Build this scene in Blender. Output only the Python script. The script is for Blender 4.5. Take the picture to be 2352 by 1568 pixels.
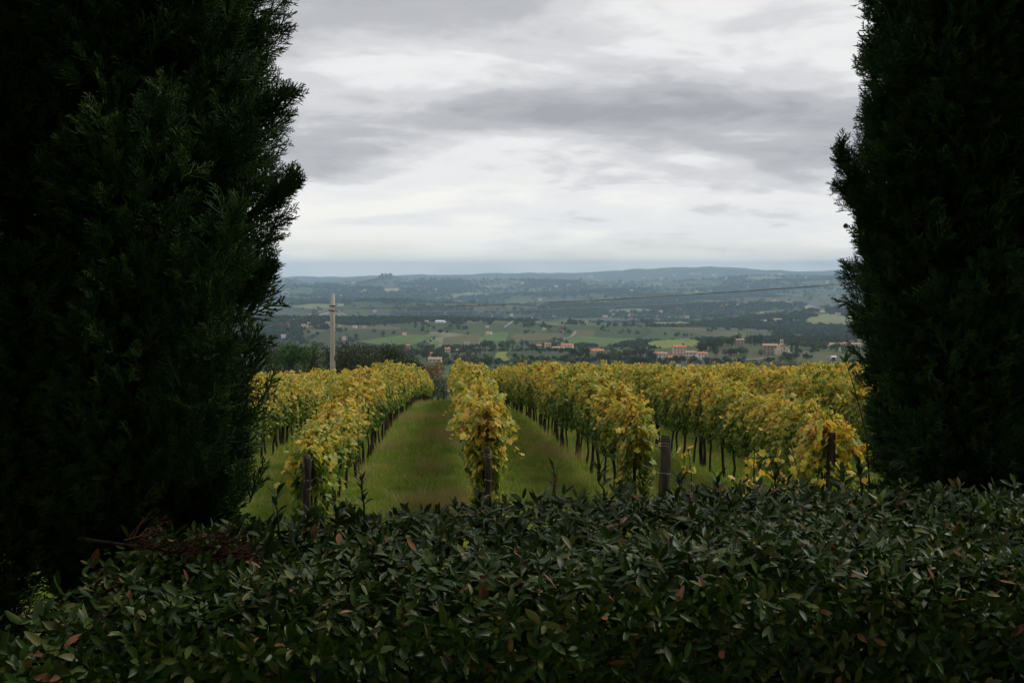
import bpy, math, random
import numpy as np
from mathutils import Vector, Matrix, noise as mnoise

scene = bpy.context.scene
for o in list(bpy.data.objects):
    bpy.data.objects.remove(o)
C = scene.collection
R = math.radians

# ------------------------------------------------------------------ camera
EYE = 1.70                       # eye height above the garden terrace (z = 0)
FPX, CXP, CYP, HZ = 2543.0, 1176.0, 784.0, 615.0
PITCH = math.atan((CYP - HZ) / FPX)
cam_d = bpy.data.cameras.new('camera')
cam = bpy.data.objects.new('camera', cam_d)
C.objects.link(cam)
cam.location = (0, 0, EYE)
cam.rotation_euler = (math.pi / 2 - PITCH, 0, 0)
cam_d.sensor_width = 36.0
cam_d.lens = 36.0 * FPX / 2352.0
cam_d.clip_start = 0.05
cam_d.clip_end = 90000
cam_d.dof.use_dof = False
scene.camera = cam

# ------------------------------------------------------------------ sky
SUN_EL, SUN_AZ = R(50), R(68)          # azimuth measured from +Y towards +X
world = bpy.data.worlds.new('World')
scene.world = world
world.use_nodes = True
nt = world.node_tree
nt.nodes.clear()
def wn(t, **k):
    n = nt.nodes.new(t)
    for a, v in k.items():
        setattr(n, a, v)
    return n
def wl(a, b):
    nt.links.new(a, b)
def wmath(op, a, b=None, clamp=False):
    n = wn('ShaderNodeMath', operation=op, use_clamp=clamp)
    for i, v in enumerate((a, b)):
        if v is None:
            continue
        if isinstance(v, (int, float)):
            n.inputs[i].default_value = v
        else:
            wl(v, n.inputs[i])
    return n.outputs[0]
out = wn('ShaderNodeOutputWorld')
sky = wn('ShaderNodeTexSky', sky_type='NISHITA')
sky.sun_disc = False
sky.sun_elevation = SUN_EL
sky.sun_rotation = SUN_AZ
sky.air_density = 1.0
sky.dust_density = 0.8
bg_sky = wn('ShaderNodeBackground')
bg_sky.inputs[1].default_value = 0.10
wl(sky.outputs[0], bg_sky.inputs[0])
tc = wn('ShaderNodeTexCoord')
sep = wn('ShaderNodeSeparateXYZ')
wl(tc.outputs['Generated'], sep.inputs[0])
zc = wmath('ADD', wmath('MAXIMUM', sep.outputs[2], 0.0), 0.20)
px_ = wmath('DIVIDE', sep.outputs[0], zc)
py_ = wmath('DIVIDE', sep.outputs[1], zc)
comb = wn('ShaderNodeCombineXYZ')
wl(px_, comb.inputs[0]); wl(py_, comb.inputs[1])
SKY_W = 8.86
def wnoise(scale, detail, rough, w, stretch=(1, 1, 1), dist=0.0, off=(0, 0, 0)):
    mp = wn('ShaderNodeMapping')
    mp.inputs['Scale'].default_value = stretch
    mp.inputs['Location'].default_value = off
    wl(comb.outputs[0], mp.inputs[0])
    n = wn('ShaderNodeTexNoise', noise_dimensions='4D')
    wl(mp.outputs[0], n.inputs['Vector'])
    n.inputs['W'].default_value = w
    n.inputs['Scale'].default_value = scale
    n.inputs['Detail'].default_value = detail
    n.inputs['Roughness'].default_value = rough
    n.inputs['Distortion'].default_value = dist
    return n.outputs[0]
n_big = wnoise(1.05, 3.0, 0.5, SKY_W, (0.62, 1.0, 1), 0.5)
n_mid = wnoise(2.9, 8.0, 0.55, SKY_W + 3.1, (0.75, 1, 1), 0.6)
n_fine = wnoise(8.0, 8.0, 0.6, SKY_W + 7.7, (0.8, 1, 1), 0.4)
v = wmath('ADD', wmath('MULTIPLY', n_big, 0.60), wmath('ADD', wmath('MULTIPLY', n_mid, 0.28), wmath('MULTIPLY', n_fine, 0.12)))
# the layer gets thinner and brighter towards the horizon all the way round
elev = sep.outputs[2]
hor = wn('ShaderNodeMapRange'); hor.interpolation_type = 'SMOOTHSTEP'
wl(elev, hor.inputs[0])
hor.inputs[1].default_value = 0.05; hor.inputs[2].default_value = 0.09
hor.inputs[3].default_value = 0.10; hor.inputs[4].default_value = 0.0
v2 = wmath('ADD', v, hor.outputs[0])
ramp = wn('ShaderNodeValToRGB')
wl(v2, ramp.inputs[0])
cr = ramp.color_ramp
cr.interpolation = 'EASE'
pts = [(0.39, (0.250, 0.257, 0.276)), (0.455, (0.325, 0.331, 0.350)), (0.515, (0.440, 0.443, 0.456)), (0.565, (0.555, 0.555, 0.557)), (0.645, (0.630, 0.622, 0.592))]
cr.elements[0].position, cr.elements[0].color = pts[0][0], pts[0][1] + (1,)
cr.elements[1].position, cr.elements[1].color = pts[-1][0], pts[-1][1] + (1,)
for p_, c_ in pts[1:-1]:
    e = cr.elements.new(p_); e.color = c_ + (1,)
bg_cl = wn('ShaderNodeBackground')
wl(ramp.outputs[0], bg_cl.inputs[0])
bg_cl.inputs[1].default_value = 1.12
# thin gaps low down let the clear blue air through
gap_n = wnoise(2.6, 5.0, 0.55, SKY_W + 12.0, (0.45, 1, 1), 0.3)
gap_r = wn('ShaderNodeMapRange'); gap_r.interpolation_type = 'SMOOTHSTEP'
wl(gap_n, gap_r.inputs[0])
gap_r.inputs[1].default_value = 0.46; gap_r.inputs[2].default_value = 0.62
gap_r.inputs[3].default_value = 0.97; gap_r.inputs[4].default_value = 0.75
low = wn('ShaderNodeMapRange'); low.interpolation_type = 'SMOOTHSTEP'
wl(elev, low.inputs[0])
low.inputs[1].default_value = -0.005; low.inputs[2].default_value = 0.032
low.inputs[3].default_value = 0.0; low.inputs[4].default_value = 1.0
cov = wmath('MAXIMUM', gap_r.outputs[0], low.outputs[0], True)
mix = wn('ShaderNodeMixShader')
wl(cov, mix.inputs[0]); wl(bg_sky.outputs[0], mix.inputs[1]); wl(bg_cl.outputs[0], mix.inputs[2])
wl(mix.outputs[0], out.inputs[0])

# ------------------------------------------------------------------ sun behind the cloud
sun_d = bpy.data.lights.new('sun', 'SUN')
sun_d.energy = 1.5
sun_d.angle = R(18)
sun_d.color = (1.0, 0.95, 0.87)
sun = bpy.data.objects.new('sun', sun_d)
C.objects.link(sun)
sd = Vector((math.sin(SUN_AZ) * math.cos(SUN_EL), math.cos(SUN_AZ) * math.cos(SUN_EL), math.sin(SUN_EL)))
sun.rotation_euler = sd.to_track_quat('Z', 'Y').to_euler()
sun.location = (30, 10, 60)

vs = scene.view_settings
vs.view_transform = 'Standard'
vs.look = 'None'
vs.exposure = 0.47
vs.gamma = 1.0
vs.use_curve_mapping = False
scene.cycles.max_bounces = 6
scene.cycles.diffuse_bounces = 3
scene.cycles.glossy_bounces = 2
scene.cycles.transmission_bounces = 3
scene.cycles.volume_bounces = 3
scene.cycles.caustics_reflective = False
scene.cycles.caustics_refractive = False
scene.cycles.use_denoising = True

# ------------------------------------------------------------------ helpers
rng = np.random.default_rng(11)
random.seed(11)

def rows_mesh(name, V, Fs, smooth=False, mats=(), mat_idx=None, attrs=None):
    """mesh from a vertex array and a list of face arrays (each n x k)"""
    V = np.asarray(V, dtype=np.float32).reshape(-1, 3)
    Fs = [np.asarray(f, dtype=np.int32) for f in (Fs if isinstance(Fs, list) else [Fs]) if len(f)]
    me = bpy.data.meshes.new(name)
    me.vertices.add(len(V)); me.vertices.foreach_set('co', V.ravel())
    loops = np.concatenate([f.ravel() for f in Fs])
    tot = np.concatenate([np.full(len(f), f.shape[1], np.int32) for f in Fs])
    st = np.concatenate([[0], np.cumsum(tot)[:-1]]).astype(np.int32)
    me.loops.add(len(loops)); me.loops.foreach_set('vertex_index', loops)
    me.polygons.add(len(tot)); me.polygons.foreach_set('loop_start', st)
    if mat_idx is not None:
        me.polygons.foreach_set('material_index', np.asarray(mat_idx, np.int32))
    me.polygons.foreach_set('use_smooth', np.full(len(tot), smooth, dtype=bool))
    for m in mats:
        me.materials.append(m)
    for k, a in (attrs or {}).items():
        a = np.asarray(a, np.float32)
        if a.ndim == 1:
            t = me.attributes.new(k, 'FLOAT', 'POINT'); t.data.foreach_set('value', a)
        else:
            t = me.attributes.new(k, 'FLOAT_VECTOR', 'POINT'); t.data.foreach_set('vector', a.ravel())
    me.update(calc_edges=True)
    return me

def link(name, data, parent=None, loc=None, rot=None, label=None, cat=None, group=None, kind=None):
    o = bpy.data.objects.new(name, data)
    C.objects.link(o)
    if parent is not None:
        o.parent = parent
    if loc is not None:
        o.location = loc
    if rot is not None:
        o.rotation_euler = rot
    if label: o['label'] = label
    if cat: o['category'] = cat
    if group: o['group'] = group
    if kind: o['kind'] = kind
    return o

def unit(a):
    return a / np.maximum(np.linalg.norm(a, axis=-1, keepdims=True), 1e-9)

def frames(t, n):
    """rotation matrices with local Y along t and local Z near n"""
    t = unit(t)
    x = unit(np.cross(t, n))
    z = np.cross(x, t)
    return np.stack([x, t, z], axis=-1)

def eulers(M):
    y = np.arcsin(np.clip(-M[:, 2, 0], -1, 1))
    x = np.arctan2(M[:, 2, 1], M[:, 2, 2])
    z = np.arctan2(M[:, 1, 0], M[:, 0, 0])
    return np.stack([x, y, z], -1)

def bake(tv, tf, pos, M, scl):
    """copies of a template (tv, tf) at pos with rotation M and scale scl"""
    n, k = len(pos), len(tv)
    s = np.asarray(scl)
    s = s[:, None, None] if s.ndim == 1 else s[:, None, :]
    V = np.einsum('nij,nkj->nki', M, tv[None] * s) + pos[:, None, :]
    F = (np.asarray(tf)[None] + (np.arange(n) * k)[:, None, None]).reshape(-1, np.asarray(tf).shape[1])
    return V.reshape(-1, 3), F

def tube(path, rad, sides=6, cap=True):
    path = np.asarray(path, float); rad = np.broadcast_to(np.asarray(rad, float), (len(path),))
    d = np.gradient(path, axis=0); d = unit(d)
    ref = np.array([0.31, 0.87, 0.38]) if abs(d[0][2]) > .7 else np.array([0, 0, 1.0])
    x = unit(np.cross(d, ref)); y = np.cross(d, x)
    a = np.linspace(0, 2 * np.pi, sides, endpoint=False)
    V = path[:, None, :] + rad[:, None, None] * (np.cos(a)[None, :, None] * x[:, None, :] + np.sin(a)[None, :, None] * y[:, None, :])
    V = V.reshape(-1, 3)
    n = len(path)
    F = []
    for i in range(n - 1):
        for j in range(sides):
            j2 = (j + 1) % sides
            F.append((i * sides + j, i * sides + j2, (i + 1) * sides + j2, (i + 1) * sides + j))
    F = np.array(F, np.int32)
    if cap:
        V = np.vstack([V, path[:1], path[-1:]])
        T = [(len(V) - 2, (j + 1) % sides, j, j) for j in range(sides)]
        T += [(len(V) - 1, (n - 1) * sides + j, (n - 1) * sides + (j + 1) % sides, (n - 1) * sides + (j + 1) % sides) for j in range(sides)]
        return V, F, np.array([t[:3] for t in T], np.int32)
    return V, F, np.zeros((0, 3), np.int32)

class MB:
    """collects pieces of one mesh"""
    def __init__(s):
        s.V, s.Q, s.T, s.n = [], [], [], 0
    def add(s, V, Q=None, T=None):
        s.V.append(np.asarray(V, float))
        if Q is not None and len(Q): s.Q.append(np.asarray(Q, np.int32) + s.n)
        if T is not None and len(T): s.T.append(np.asarray(T, np.int32) + s.n)
        s.n += len(V)
        return s
    def tube(s, path, rad, sides=6, cap=True):
        return s.add(*tube(path, rad, sides, cap))
    def box(s, c, d, rz=0.0):
        V = np.array([(x, y, z) for x in (-.5, .5) for y in (-.5, .5) for z in (-.5, .5)]) * np.asarray(d)
        cs, sn = math.cos(rz), math.sin(rz)
        V = np.stack([V[:, 0] * cs - V[:, 1] * sn, V[:, 0] * sn + V[:, 1] * cs, V[:, 2]], -1) + np.asarray(c)
        return s.add(V, [(0, 1, 3, 2), (4, 6, 7, 5), (0, 4, 5, 1), (2, 3, 7, 6), (0, 2, 6, 4), (1, 5, 7, 3)])
    def mesh(s, name, mats, smooth=False):
        Fs = []
        if s.Q: Fs.append(np.vstack(s.Q))
        if s.T: Fs.append(np.vstack(s.T))
        return rows_mesh(name, np.vstack(s.V), Fs, smooth, mats)

# value noise for the terrain and the scattering
def _hash(i, j, seed):
    h = (i.astype(np.int64) * 374761393 + j.astype(np.int64) * 668265263 + seed * 974634217) & 0xffffffff
    h = ((h ^ (h >> 13)) * 1274126177) & 0xffffffff
    return ((h ^ (h >> 16)) & 0xffff) / 65535.0
def vnoise(x, y, seed=0):
    i, j = np.floor(x), np.floor(y)
    fx, fy = x - i, y - j
    fx = fx * fx * fx * (fx * (fx * 6 - 15) + 10); fy = fy * fy * fy * (fy * (fy * 6 - 15) + 10)
    a, b = _hash(i, j, seed), _hash(i + 1, j, seed)
    c, d = _hash(i, j + 1, seed), _hash(i + 1, j + 1, seed)
    return (a + (b - a) * fx) * (1 - fy) + (c + (d - c) * fx) * fy
def fbm(x, y, seed=0, oct=4, gain=0.5):
    s, a, t = 0.0, 1.0, 0.0
    for k in range(oct):
        s = s + a * vnoise(x * 2 ** k + 17.3 * k, y * 2 ** k - 9.1 * k, seed + k); t += a; a *= gain
    return s / t

# ------------------------------------------------------------------ the lie of the land
RD = -0.0578                       # the vine rows run slightly to the left of the view axis
ROW0, SPACE, YEND = -0.36, 2.6, 16.2
def row_x(k, y):
    return ROW0 + SPACE * k + RD * (y - YEND)

_anch = [(0.5, -1.70), (4.9, -1.72), (6.2, -2.45), (7.6, -3.25), (10, -3.50), (16.2, -3.95), (24.4, -4.55), (33, -5.22), (41, -5.85), (60, -7.65), (80, -9.75),
         (100, -12.15), (118, -14.4), (150, -19.0), (200, -26.0), (300, -36.8), (400, -45.5), (550, -57), (700, -68), (900, -80.5),
         (1100, -90.5), (1300, -99), (1600, -114), (2000, -134), (2500, -154), (3000, -172), (4000, -201), (5000, -220),
         (6000, -231), (7000, -230), (8000, -222), (9000, -208), (10000, -180), (11000, -136), (11500, -114), (12200, -122), (13500, -190), (14500, -205), (16000, -160), (17500, -105), (18500, -85), (19500, -110), (21500, -170)]
_ly = np.linspace(math.log(0.5), math.log(21500), 3000)
_tb = np.interp(_ly, np.log([a for a, b in _anch]), [b for a, b in _anch])
_k = np.hanning(61); _k /= _k.sum()
_tbs = np.convolve(np.pad(_tb, 30, mode='edge'), _k, mode='valid')
def sstep(a, b, x):
    t = np.clip((x - a) / (b - a), 0, 1)
    return t * t * (3 - 2 * t)
def gauss(x, y, cx, cy, rx, ry):
    return np.exp(-((x - cx) / rx) ** 2 - ((y - cy) / ry) ** 2)
def H(x, y):
    """ground height (world z) at x, y"""
    x = np.asarray(x, float); y = np.asarray(y, float)
    yy = np.maximum(y, 0.5)
    # the noise of the slope starts beyond the vineyard and grows with distance
    z = np.interp(np.log(yy), _ly, _tbs)
    z = np.where(yy < 14, np.interp(yy, [0.5, 4.9, 6.2, 7.6, 10, 14], [-1.70, -1.72, -2.45, -3.22, -3.50, -3.79]), z)
    z = z + 0.05 * (fbm(x * .6, yy * .6, 5, 3) - .5) * sstep(5, 9, yy)
    a1 = np.interp(yy, [150, 400, 900, 1500, 2200, 3500, 6000, 9000, 12000, 20000], [0, 3, 5, 13, 40, 78, 104, 88, 62, 40])
    a2 = np.interp(yy, [200, 700, 1500, 4000, 9000, 14000], [0, 2.5, 5, 14, 22, 22])
    z = z + a1 * 2 * (fbm(x / 1500 + 3.1, yy / 900, 21, 3) - .5)
    z = z + a2 * 2 * (fbm(x / 420, yy / 330, 33, 4, .55) - .5)
    z = z + 0.0155 * x * sstep(7500, 11500, yy) * (1 - sstep(12500, 16000, yy)) - 35 * sstep(8500, 11500, yy) * (1 - sstep(12500, 16000, yy))
    z = z + 12 * gauss(x, y, 275, 1330, 120, 120) + 6 * gauss(x, y, 20, 1250, 110, 160)
    z = z + 62 * gauss(x, y, -2330, 11500, 130, 500) + 68 * gauss(x, y, -1290, 11500, 150, 500) + 25 * gauss(x, y, -1250, 11500, 500, 600)
    f = sstep(13500, 17500, yy)
    z = z + f * (230 * (fbm(x / 2600, yy / 3600, 77, 4) - .5) + .020 * np.clip(x, -6000, 6000))
    return z + EYE

_fw = np.array([0, math.cos(PITCH), -math.sin(PITCH)]); _up = np.array([0, math.sin(PITCH), math.cos(PITCH)])
_ts = np.exp(np.linspace(math.log(6), math.log(21000), 2600))
def ground_at(px, py, t0=125.0):
    """where the line of sight through a spot of the view meets the land beyond t0 metres"""
    d = _fw + np.array([1, 0, 0]) * (px - CXP) / FPX + _up * (CYP - py) / FPX
    ts = _ts[_ts > t0]
    P = d[None] * ts[:, None]
    below = P[:, 2] + EYE < H(P[:, 0], P[:, 1])
    if not below.any():
        return None
    i = int(np.argmax(below))
    a, b = ts[max(i - 1, 0)], ts[i]
    for _ in range(18):
        m = .5 * (a + b); q = d * m
        if q[2] + EYE < H(q[0], q[1]): b = m
        else: a = m
    q = d * b
    return np.array([q[0], q[1], float(H(q[0], q[1]))])
def at_depth(px, py, t):
    d = _fw + np.array([1, 0, 0]) * (px - CXP) / FPX + _up * (CYP - py) / FPX
    q = d * t
    return np.array([q[0], q[1], q[2] + EYE])

# ------------------------------------------------------------------ materials
def new_mat(name):
    m = bpy.data.materials.new(name); m.use_nodes = True
    m.node_tree.nodes.clear()
    return m
class NT:
    def __init__(s, m): s.t = m.node_tree
    def n(s, t, **k):
        n = s.t.nodes.new(t)
        for a, v in k.items(): setattr(n, a, v)
        return n
    def l(s, a, b): s.t.links.new(a, b)
    def m(s, op, a, b=None, clamp=False):
        n = s.n('ShaderNodeMath', operation=op, use_clamp=clamp)
        for i, v in enumerate((a, b)):
            if v is None: continue
            if isinstance(v, (int, float)): n.inputs[i].default_value = v
            else: s.l(v, n.inputs[i])
        return n.outputs[0]
    def mix(s, f, a, b, mode='MIX'):
        n = s.n('ShaderNodeMix', data_type='RGBA', blend_type=mode)
        for sock, v in ((n.inputs[0], f), (n.inputs[6], a), (n.inputs[7], b)):
            if isinstance(v, (int, float)): sock.default_value = v
            elif isinstance(v, tuple): sock.default_value = v + (1,) if len(v) == 3 else v
            else: s.l(v, sock)
        return n.outputs[2]
    def ramp(s, f, pts, interp='LINEAR'):
        n = s.n('ShaderNodeValToRGB')
        if not isinstance(f, (int, float)): s.l(f, n.inputs[0])
        c = n.color_ramp; c.interpolation = interp
        c.elements[0].position, c.elements[0].color = pts[0][0], pts[0][1] + (1,)
        c.elements[1].position, c.elements[1].color = pts[-1][0], pts[-1][1] + (1,)
        for p, q in pts[1:-1]:
            e = c.elements.new(p); e.color = q + (1,)
        return n.outputs[0]
    def noise(s, vec, scale, detail=3.0, rough=.55):
        n = s.n('ShaderNodeTexNoise')
        if vec is not None: s.l(vec, n.inputs['Vector'])
        n.inputs['Scale'].default_value = scale; n.inputs['Detail'].default_value = detail; n.inputs['Roughness'].default_value = rough
        return n.outputs[0]
    def rng(s, v, a, b, c=0.0, d=1.0, smooth=True):
        n = s.n('ShaderNodeMapRange')
        if smooth: n.interpolation_type = 'SMOOTHSTEP'
        s.l(v, n.inputs[0])
        for i, q in enumerate((a, b, c, d)): n.inputs[i + 1].default_value = q
        return n.outputs[0]
    def pos(s):
        return s.n('ShaderNodeNewGeometry').outputs['Position']
    def scaled(s, vec, sc):
        n = s.n('ShaderNodeMapping'); s.l(vec, n.inputs[0]); n.inputs['Scale'].default_value = sc
        return n.outputs[0]

def leaf_material(name, pts, attr='tone', rough=.5, trans=.3, spec=.4, rnd=0.0, spots=None, tint=1.25, interp='LINEAR', use_random=False):
    """thin leaf: a ramp over the leaf's own tone, some light let through"""
    m = new_mat(name); N = NT(m)
    if use_random:
        f = N.n('ShaderNodeObjectInfo').outputs['Random']
    else:
        a = N.n('ShaderNodeAttribute', attribute_name=attr); f = a.outputs['Fac']
        if rnd:
            f = N.m('ADD', f, N.m('MULTIPLY', N.m('SUBTRACT', N.n('ShaderNodeObjectInfo').outputs['Random'], .5), rnd), True)
    col = N.ramp(f, pts, interp)
    if spots:
        nz = N.noise(N.n('ShaderNodeTexCoord').outputs['Object'], spots[0], 3)
        col = N.mix(N.rng(nz, spots[2], spots[3]), col, spots[1])
    p = N.n('ShaderNodeBsdfPrincipled')
    N.l(col, p.inputs['Base Color']); p.inputs['Roughness'].default_value = rough
    p.inputs['Specular IOR Level'].default_value = spec
    t = N.n('ShaderNodeBsdfTranslucent')
    N.l(N.mix(1.0, col, (tint, tint * .98, tint * .6), 'MULTIPLY'), t.inputs[0])
    x = N.n('ShaderNodeMixShader'); x.inputs[0].default_value = trans
    N.l(p.outputs[0], x.inputs[1]); N.l(t.outputs[0], x.inputs[2])
    o = N.n('ShaderNodeOutputMaterial'); N.l(x.outputs[0], o.inputs[0])
    return m

def plain_material(name, c1, c2, scale=4.0, rough=.8, spec=.3, detail=4, stretch=(1, 1, 1), bump=0.0, coord='Object', lo=.35, hi=.65):
    m = new_mat(name); N = NT(m)
    vec = N.scaled(N.n('ShaderNodeTexCoord').outputs[coord], stretch)
    nz = N.noise(vec, scale, detail, .6)
    p = N.n('ShaderNodeBsdfPrincipled')
    N.l(N.mix(N.rng(nz, lo, hi), c1, c2), p.inputs['Base Color'])
    p.inputs['Roughness'].default_value = rough; p.inputs['Specular IOR Level'].default_value = spec
    if bump:
        b = N.n('ShaderNodeBump'); b.inputs['Strength'].default_value = bump; b.inputs['Distance'].default_value = .02
        N.l(nz, b.inputs['Height']); N.l(b.outputs[0], p.inputs['Normal'])
    o = N.n('ShaderNodeOutputMaterial'); N.l(p.outputs[0], o.inputs[0])
    return m

M = {}
M['cypress'] = leaf_material('cypress_scale_leaves', [(0.0, (.030, .074, .022)), (.5, (.048, .108, .030)), (.85, (.070, .135, .036)), (1.0, (.100, .135, .042))], use_random=True, rough=.65, trans=.12, spec=.2)
M['dry_cypress'] = leaf_material('dry_cypress_twigs', [(0.0, (.045, .020, .011)), (1.0, (.085, .042, .022))], use_random=True, rough=.8, trans=.1, spec=.1)
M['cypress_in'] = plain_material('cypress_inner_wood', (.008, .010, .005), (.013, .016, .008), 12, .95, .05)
M['bark'] = plain_material('bark', (.050, .038, .028), (.110, .088, .068), 9, .95, .1, stretch=(1, 1, .25), bump=.6)
M['vine_bark'] = plain_material('vine_bark', (.028, .020, .014), (.065, .048, .034), 24, .95, .1, stretch=(1, 1, .2), bump=.7)
M['post'] = plain_material('weathered_post_wood', (.022, .017, .013), (.070, .055, .043), 14, .92, .12, stretch=(1, 1, .12), bump=.6)
M['hedge'] = leaf_material('laurel_leaf', [(0.0, (.016, .040, .006)), (.45, (.026, .056, .009)), (.72, (.046, .078, .014)), (.88, (.085, .110, .024)), (.974, (.15, .145, .055)), (.980, (.24, .12, .060)), (.990, (.30, .14, .075)), (1.0, (.16, .060, .026))], use_random=True, rough=.40, trans=.16, spec=.20, spots=(30, (.12, .085, .045), .64, .76))
M['young'] = leaf_material('young_laurel_leaf', [(0.0, (.07, .13, .02)), (1.0, (.13, .20, .03))], use_random=True, rough=.4, trans=.25)
M['vine'] = leaf_material('vine_leaf', [(0.0, (.048, .100, .018)), (.25, (.13, .205, .03)), (.45, (.295, .32, .058)), (.62, (.53, .445, .078)), (.80, (.66, .455, .080)), (.92, (.52, .275, .060)), (1.0, (.28, .125, .050))], rnd=.26, rough=.55, trans=.36, spec=.3)
M['oak'] = leaf_material('dark_oak_leaf', [(0.0, (.020, .028, .010)), (.6, (.036, .046, .015)), (1.0, (.062, .066, .022))], rough=.7, trans=.2, spec=.2)
M['oak_light'] = leaf_material('mid_green_leaf', [(0.0, (.035, .065, .014)), (.6, (.065, .105, .022)), (1.0, (.10, .14, .03))], rough=.7, trans=.2, spec=.2)
M['pine'] = leaf_material('umbrella_pine_needles', [(0.0, (.025, .065, .016)), (.6, (.045, .100, .022)), (1.0, (.075, .135, .03))], rough=.7, trans=.15, spec=.2)
M['olive'] = leaf_material('olive_leaf', [(0.0, (.060, .080, .040)), (.6, (.105, .125, .070)), (1.0, (.165, .180, .110))], rough=.6, trans=.2, spec=.3)
M['rust'] = leaf_material('autumn_brown_leaf', [(0.0, (.10, .055, .018)), (.6, (.19, .095, .026)), (1.0, (.27, .14, .035))], rough=.7, trans=.2, spec=.2)
M['wood_far'] = leaf_material('woodland_leaf', [(0.0, (.030, .048, .020)), (.6, (.048, .070, .026)), (1.0, (.080, .092, .034))], use_random=True, rough=.8, trans=.1, spec=.1)
M['grass'] = leaf_material('grass_blade', [(0.0, (.14, .235, .032)), (.4, (.20, .31, .045)), (.7, (.29, .33, .075)), (1.0, (.42, .37, .15))], use_random=True, rough=.6, trans=.42, spec=.2)
M['straw'] = leaf_material('dry_grass_blade', [(0.0, (.30, .27, .10)), (.5, (.40, .33, .15)), (1.0, (.44, .34, .18))], use_random=True, rough=.7, trans=.3, spec=.2)
M['fallen'] = leaf_material('fallen_vine_leaf', [(0.0, (.16, .075, .03)), (.5, (.28, .13, .045)), (1.0, (.36, .24, .06))], use_random=True, rough=.7, trans=.1, spec=.2)
M['concrete'] = plain_material('pole_concrete', (.34, .31, .26), (.44, .41, .35), 5, .85, .2, stretch=(1, 1, .15))
M['iron'] = plain_material('dark_iron', (.03, .028, .026), (.06, .055, .05), 10, .6, .4)
M['cable'] = plain_material('cable_sheath', (.17, .145, .12), (.30, .27, .23), .35, .7, .3, coord='Object', lo=.45, hi=.55)
M['wire'] = plain_material('galvanised_wire', (.32, .32, .31), (.45, .45, .44), 4, .45, .5)
M['road'] = plain_material('pale_road', (.20, .19, .165), (.28, .265, .235), .3, .9, .1)
M['blue'] = plain_material('blue_plastic', (.02, .06, .17), (.03, .08, .21), 5, .4, .4)
M['cone'] = plain_material('cypress_cone', (.08, .06, .04), (.17, .13, .09), 40, .8, .2)
def house_mats():
    for n, c in (('white', (.76, .73, .67)), ('cream', (.66, .57, .43)), ('ochre', (.58, .41, .22)), ('pink', (.64, .52, .42)), ('stone', (.38, .31, .24)), ('grey', (.40, .40, .40))):
        M['w_' + n] = plain_material('plaster_' + n, tuple(.86 * q for q in c), c, .35, .9, .1)
    M['roof'] = plain_material('terracotta_roof', (.40, .14, .065), (.52, .22, .11), .6, .9, .1)
    M['roof2'] = plain_material('faded_tile_roof', (.32, .20, .135), (.42, .27, .19), .6, .9, .1)
    M['roof3'] = plain_material('pale_sheet_roof', (.52, .52, .52), (.62, .62, .61), .3, .8, .2)
    M['shutter'] = plain_material('window_dark', (.035, .035, .035), (.06, .055, .05), 2, .4, .4)
house_mats()

# ------------------------------------------------------------------ instancing of leaves inside one part
def template_collection(name, meshes):
    col = bpy.data.collections.new(name)
    for i, me in enumerate(meshes):
        col.objects.link(bpy.data.objects.new('%s_%02d' % (name, i), me))
    return col
def scatter_group(col):
    g = bpy.data.node_groups.new('scatter_' + col.name, 'GeometryNodeTree')
    g.interface.new_socket('Geometry', in_out='INPUT', socket_type='NodeSocketGeometry')
    g.interface.new_socket('Geometry', in_out='OUTPUT', socket_type='NodeSocketGeometry')
    N = lambda t: g.nodes.new(t)
    gi, go = N('NodeGroupInput'), N('NodeGroupOutput')
    ci = N('GeometryNodeCollectionInfo'); ci.inputs['Collection'].default_value = col
    ci.inputs['Separate Children'].default_value = True; ci.inputs['Reset Children'].default_value = True
    ip = N('GeometryNodeInstanceOnPoints'); ip.inputs['Pick Instance'].default_value = True
    ar, as_, ai = N('GeometryNodeInputNamedAttribute'), N('GeometryNodeInputNamedAttribute'), N('GeometryNodeInputNamedAttribute')
    ar.data_type = 'FLOAT_VECTOR'; ar.inputs['Name'].default_value = 'rot'
    as_.data_type = 'FLOAT'; as_.inputs['Name'].default_value = 'scl'
    ai.data_type = 'INT'; ai.inputs['Name'].default_value = 'idx'
    er = N('FunctionNodeEulerToRotation')
    L = g.links.new
    L(gi.outputs[0], ip.inputs['Points']); L(ci.outputs[0], ip.inputs['Instance'])
    L(ar.outputs[0], er.inputs[0]); L(er.outputs[0], ip.inputs['Rotation'])
    L(as_.outputs[0], ip.inputs['Scale']); L(ai.outputs[0], ip.inputs['Instance Index'])
    L(ip.outputs[0], go.inputs[0])
    return g
def scatter(name, group, pos, rot, scl, idx, parent=None, **kw):
    me = bpy.data.meshes.new(name)
    n = len(pos)
    me.vertices.add(n); me.vertices.foreach_set('co', np.asarray(pos, np.float32).ravel())
    a = me.attributes.new('rot', 'FLOAT_VECTOR', 'POINT'); a.data.foreach_set('vector', np.asarray(rot, np.float32).ravel())
    a = me.attributes.new('scl', 'FLOAT', 'POINT'); a.data.foreach_set('value', np.asarray(scl, np.float32))
    a = me.attributes.new('idx', 'INT', 'POINT'); a.data.foreach_set('value', np.asarray(idx, np.int32))
    o = link(name, me, parent, **kw)
    md = o.modifiers.new('scatter', 'NODES'); md.node_group = group
    return o

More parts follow.
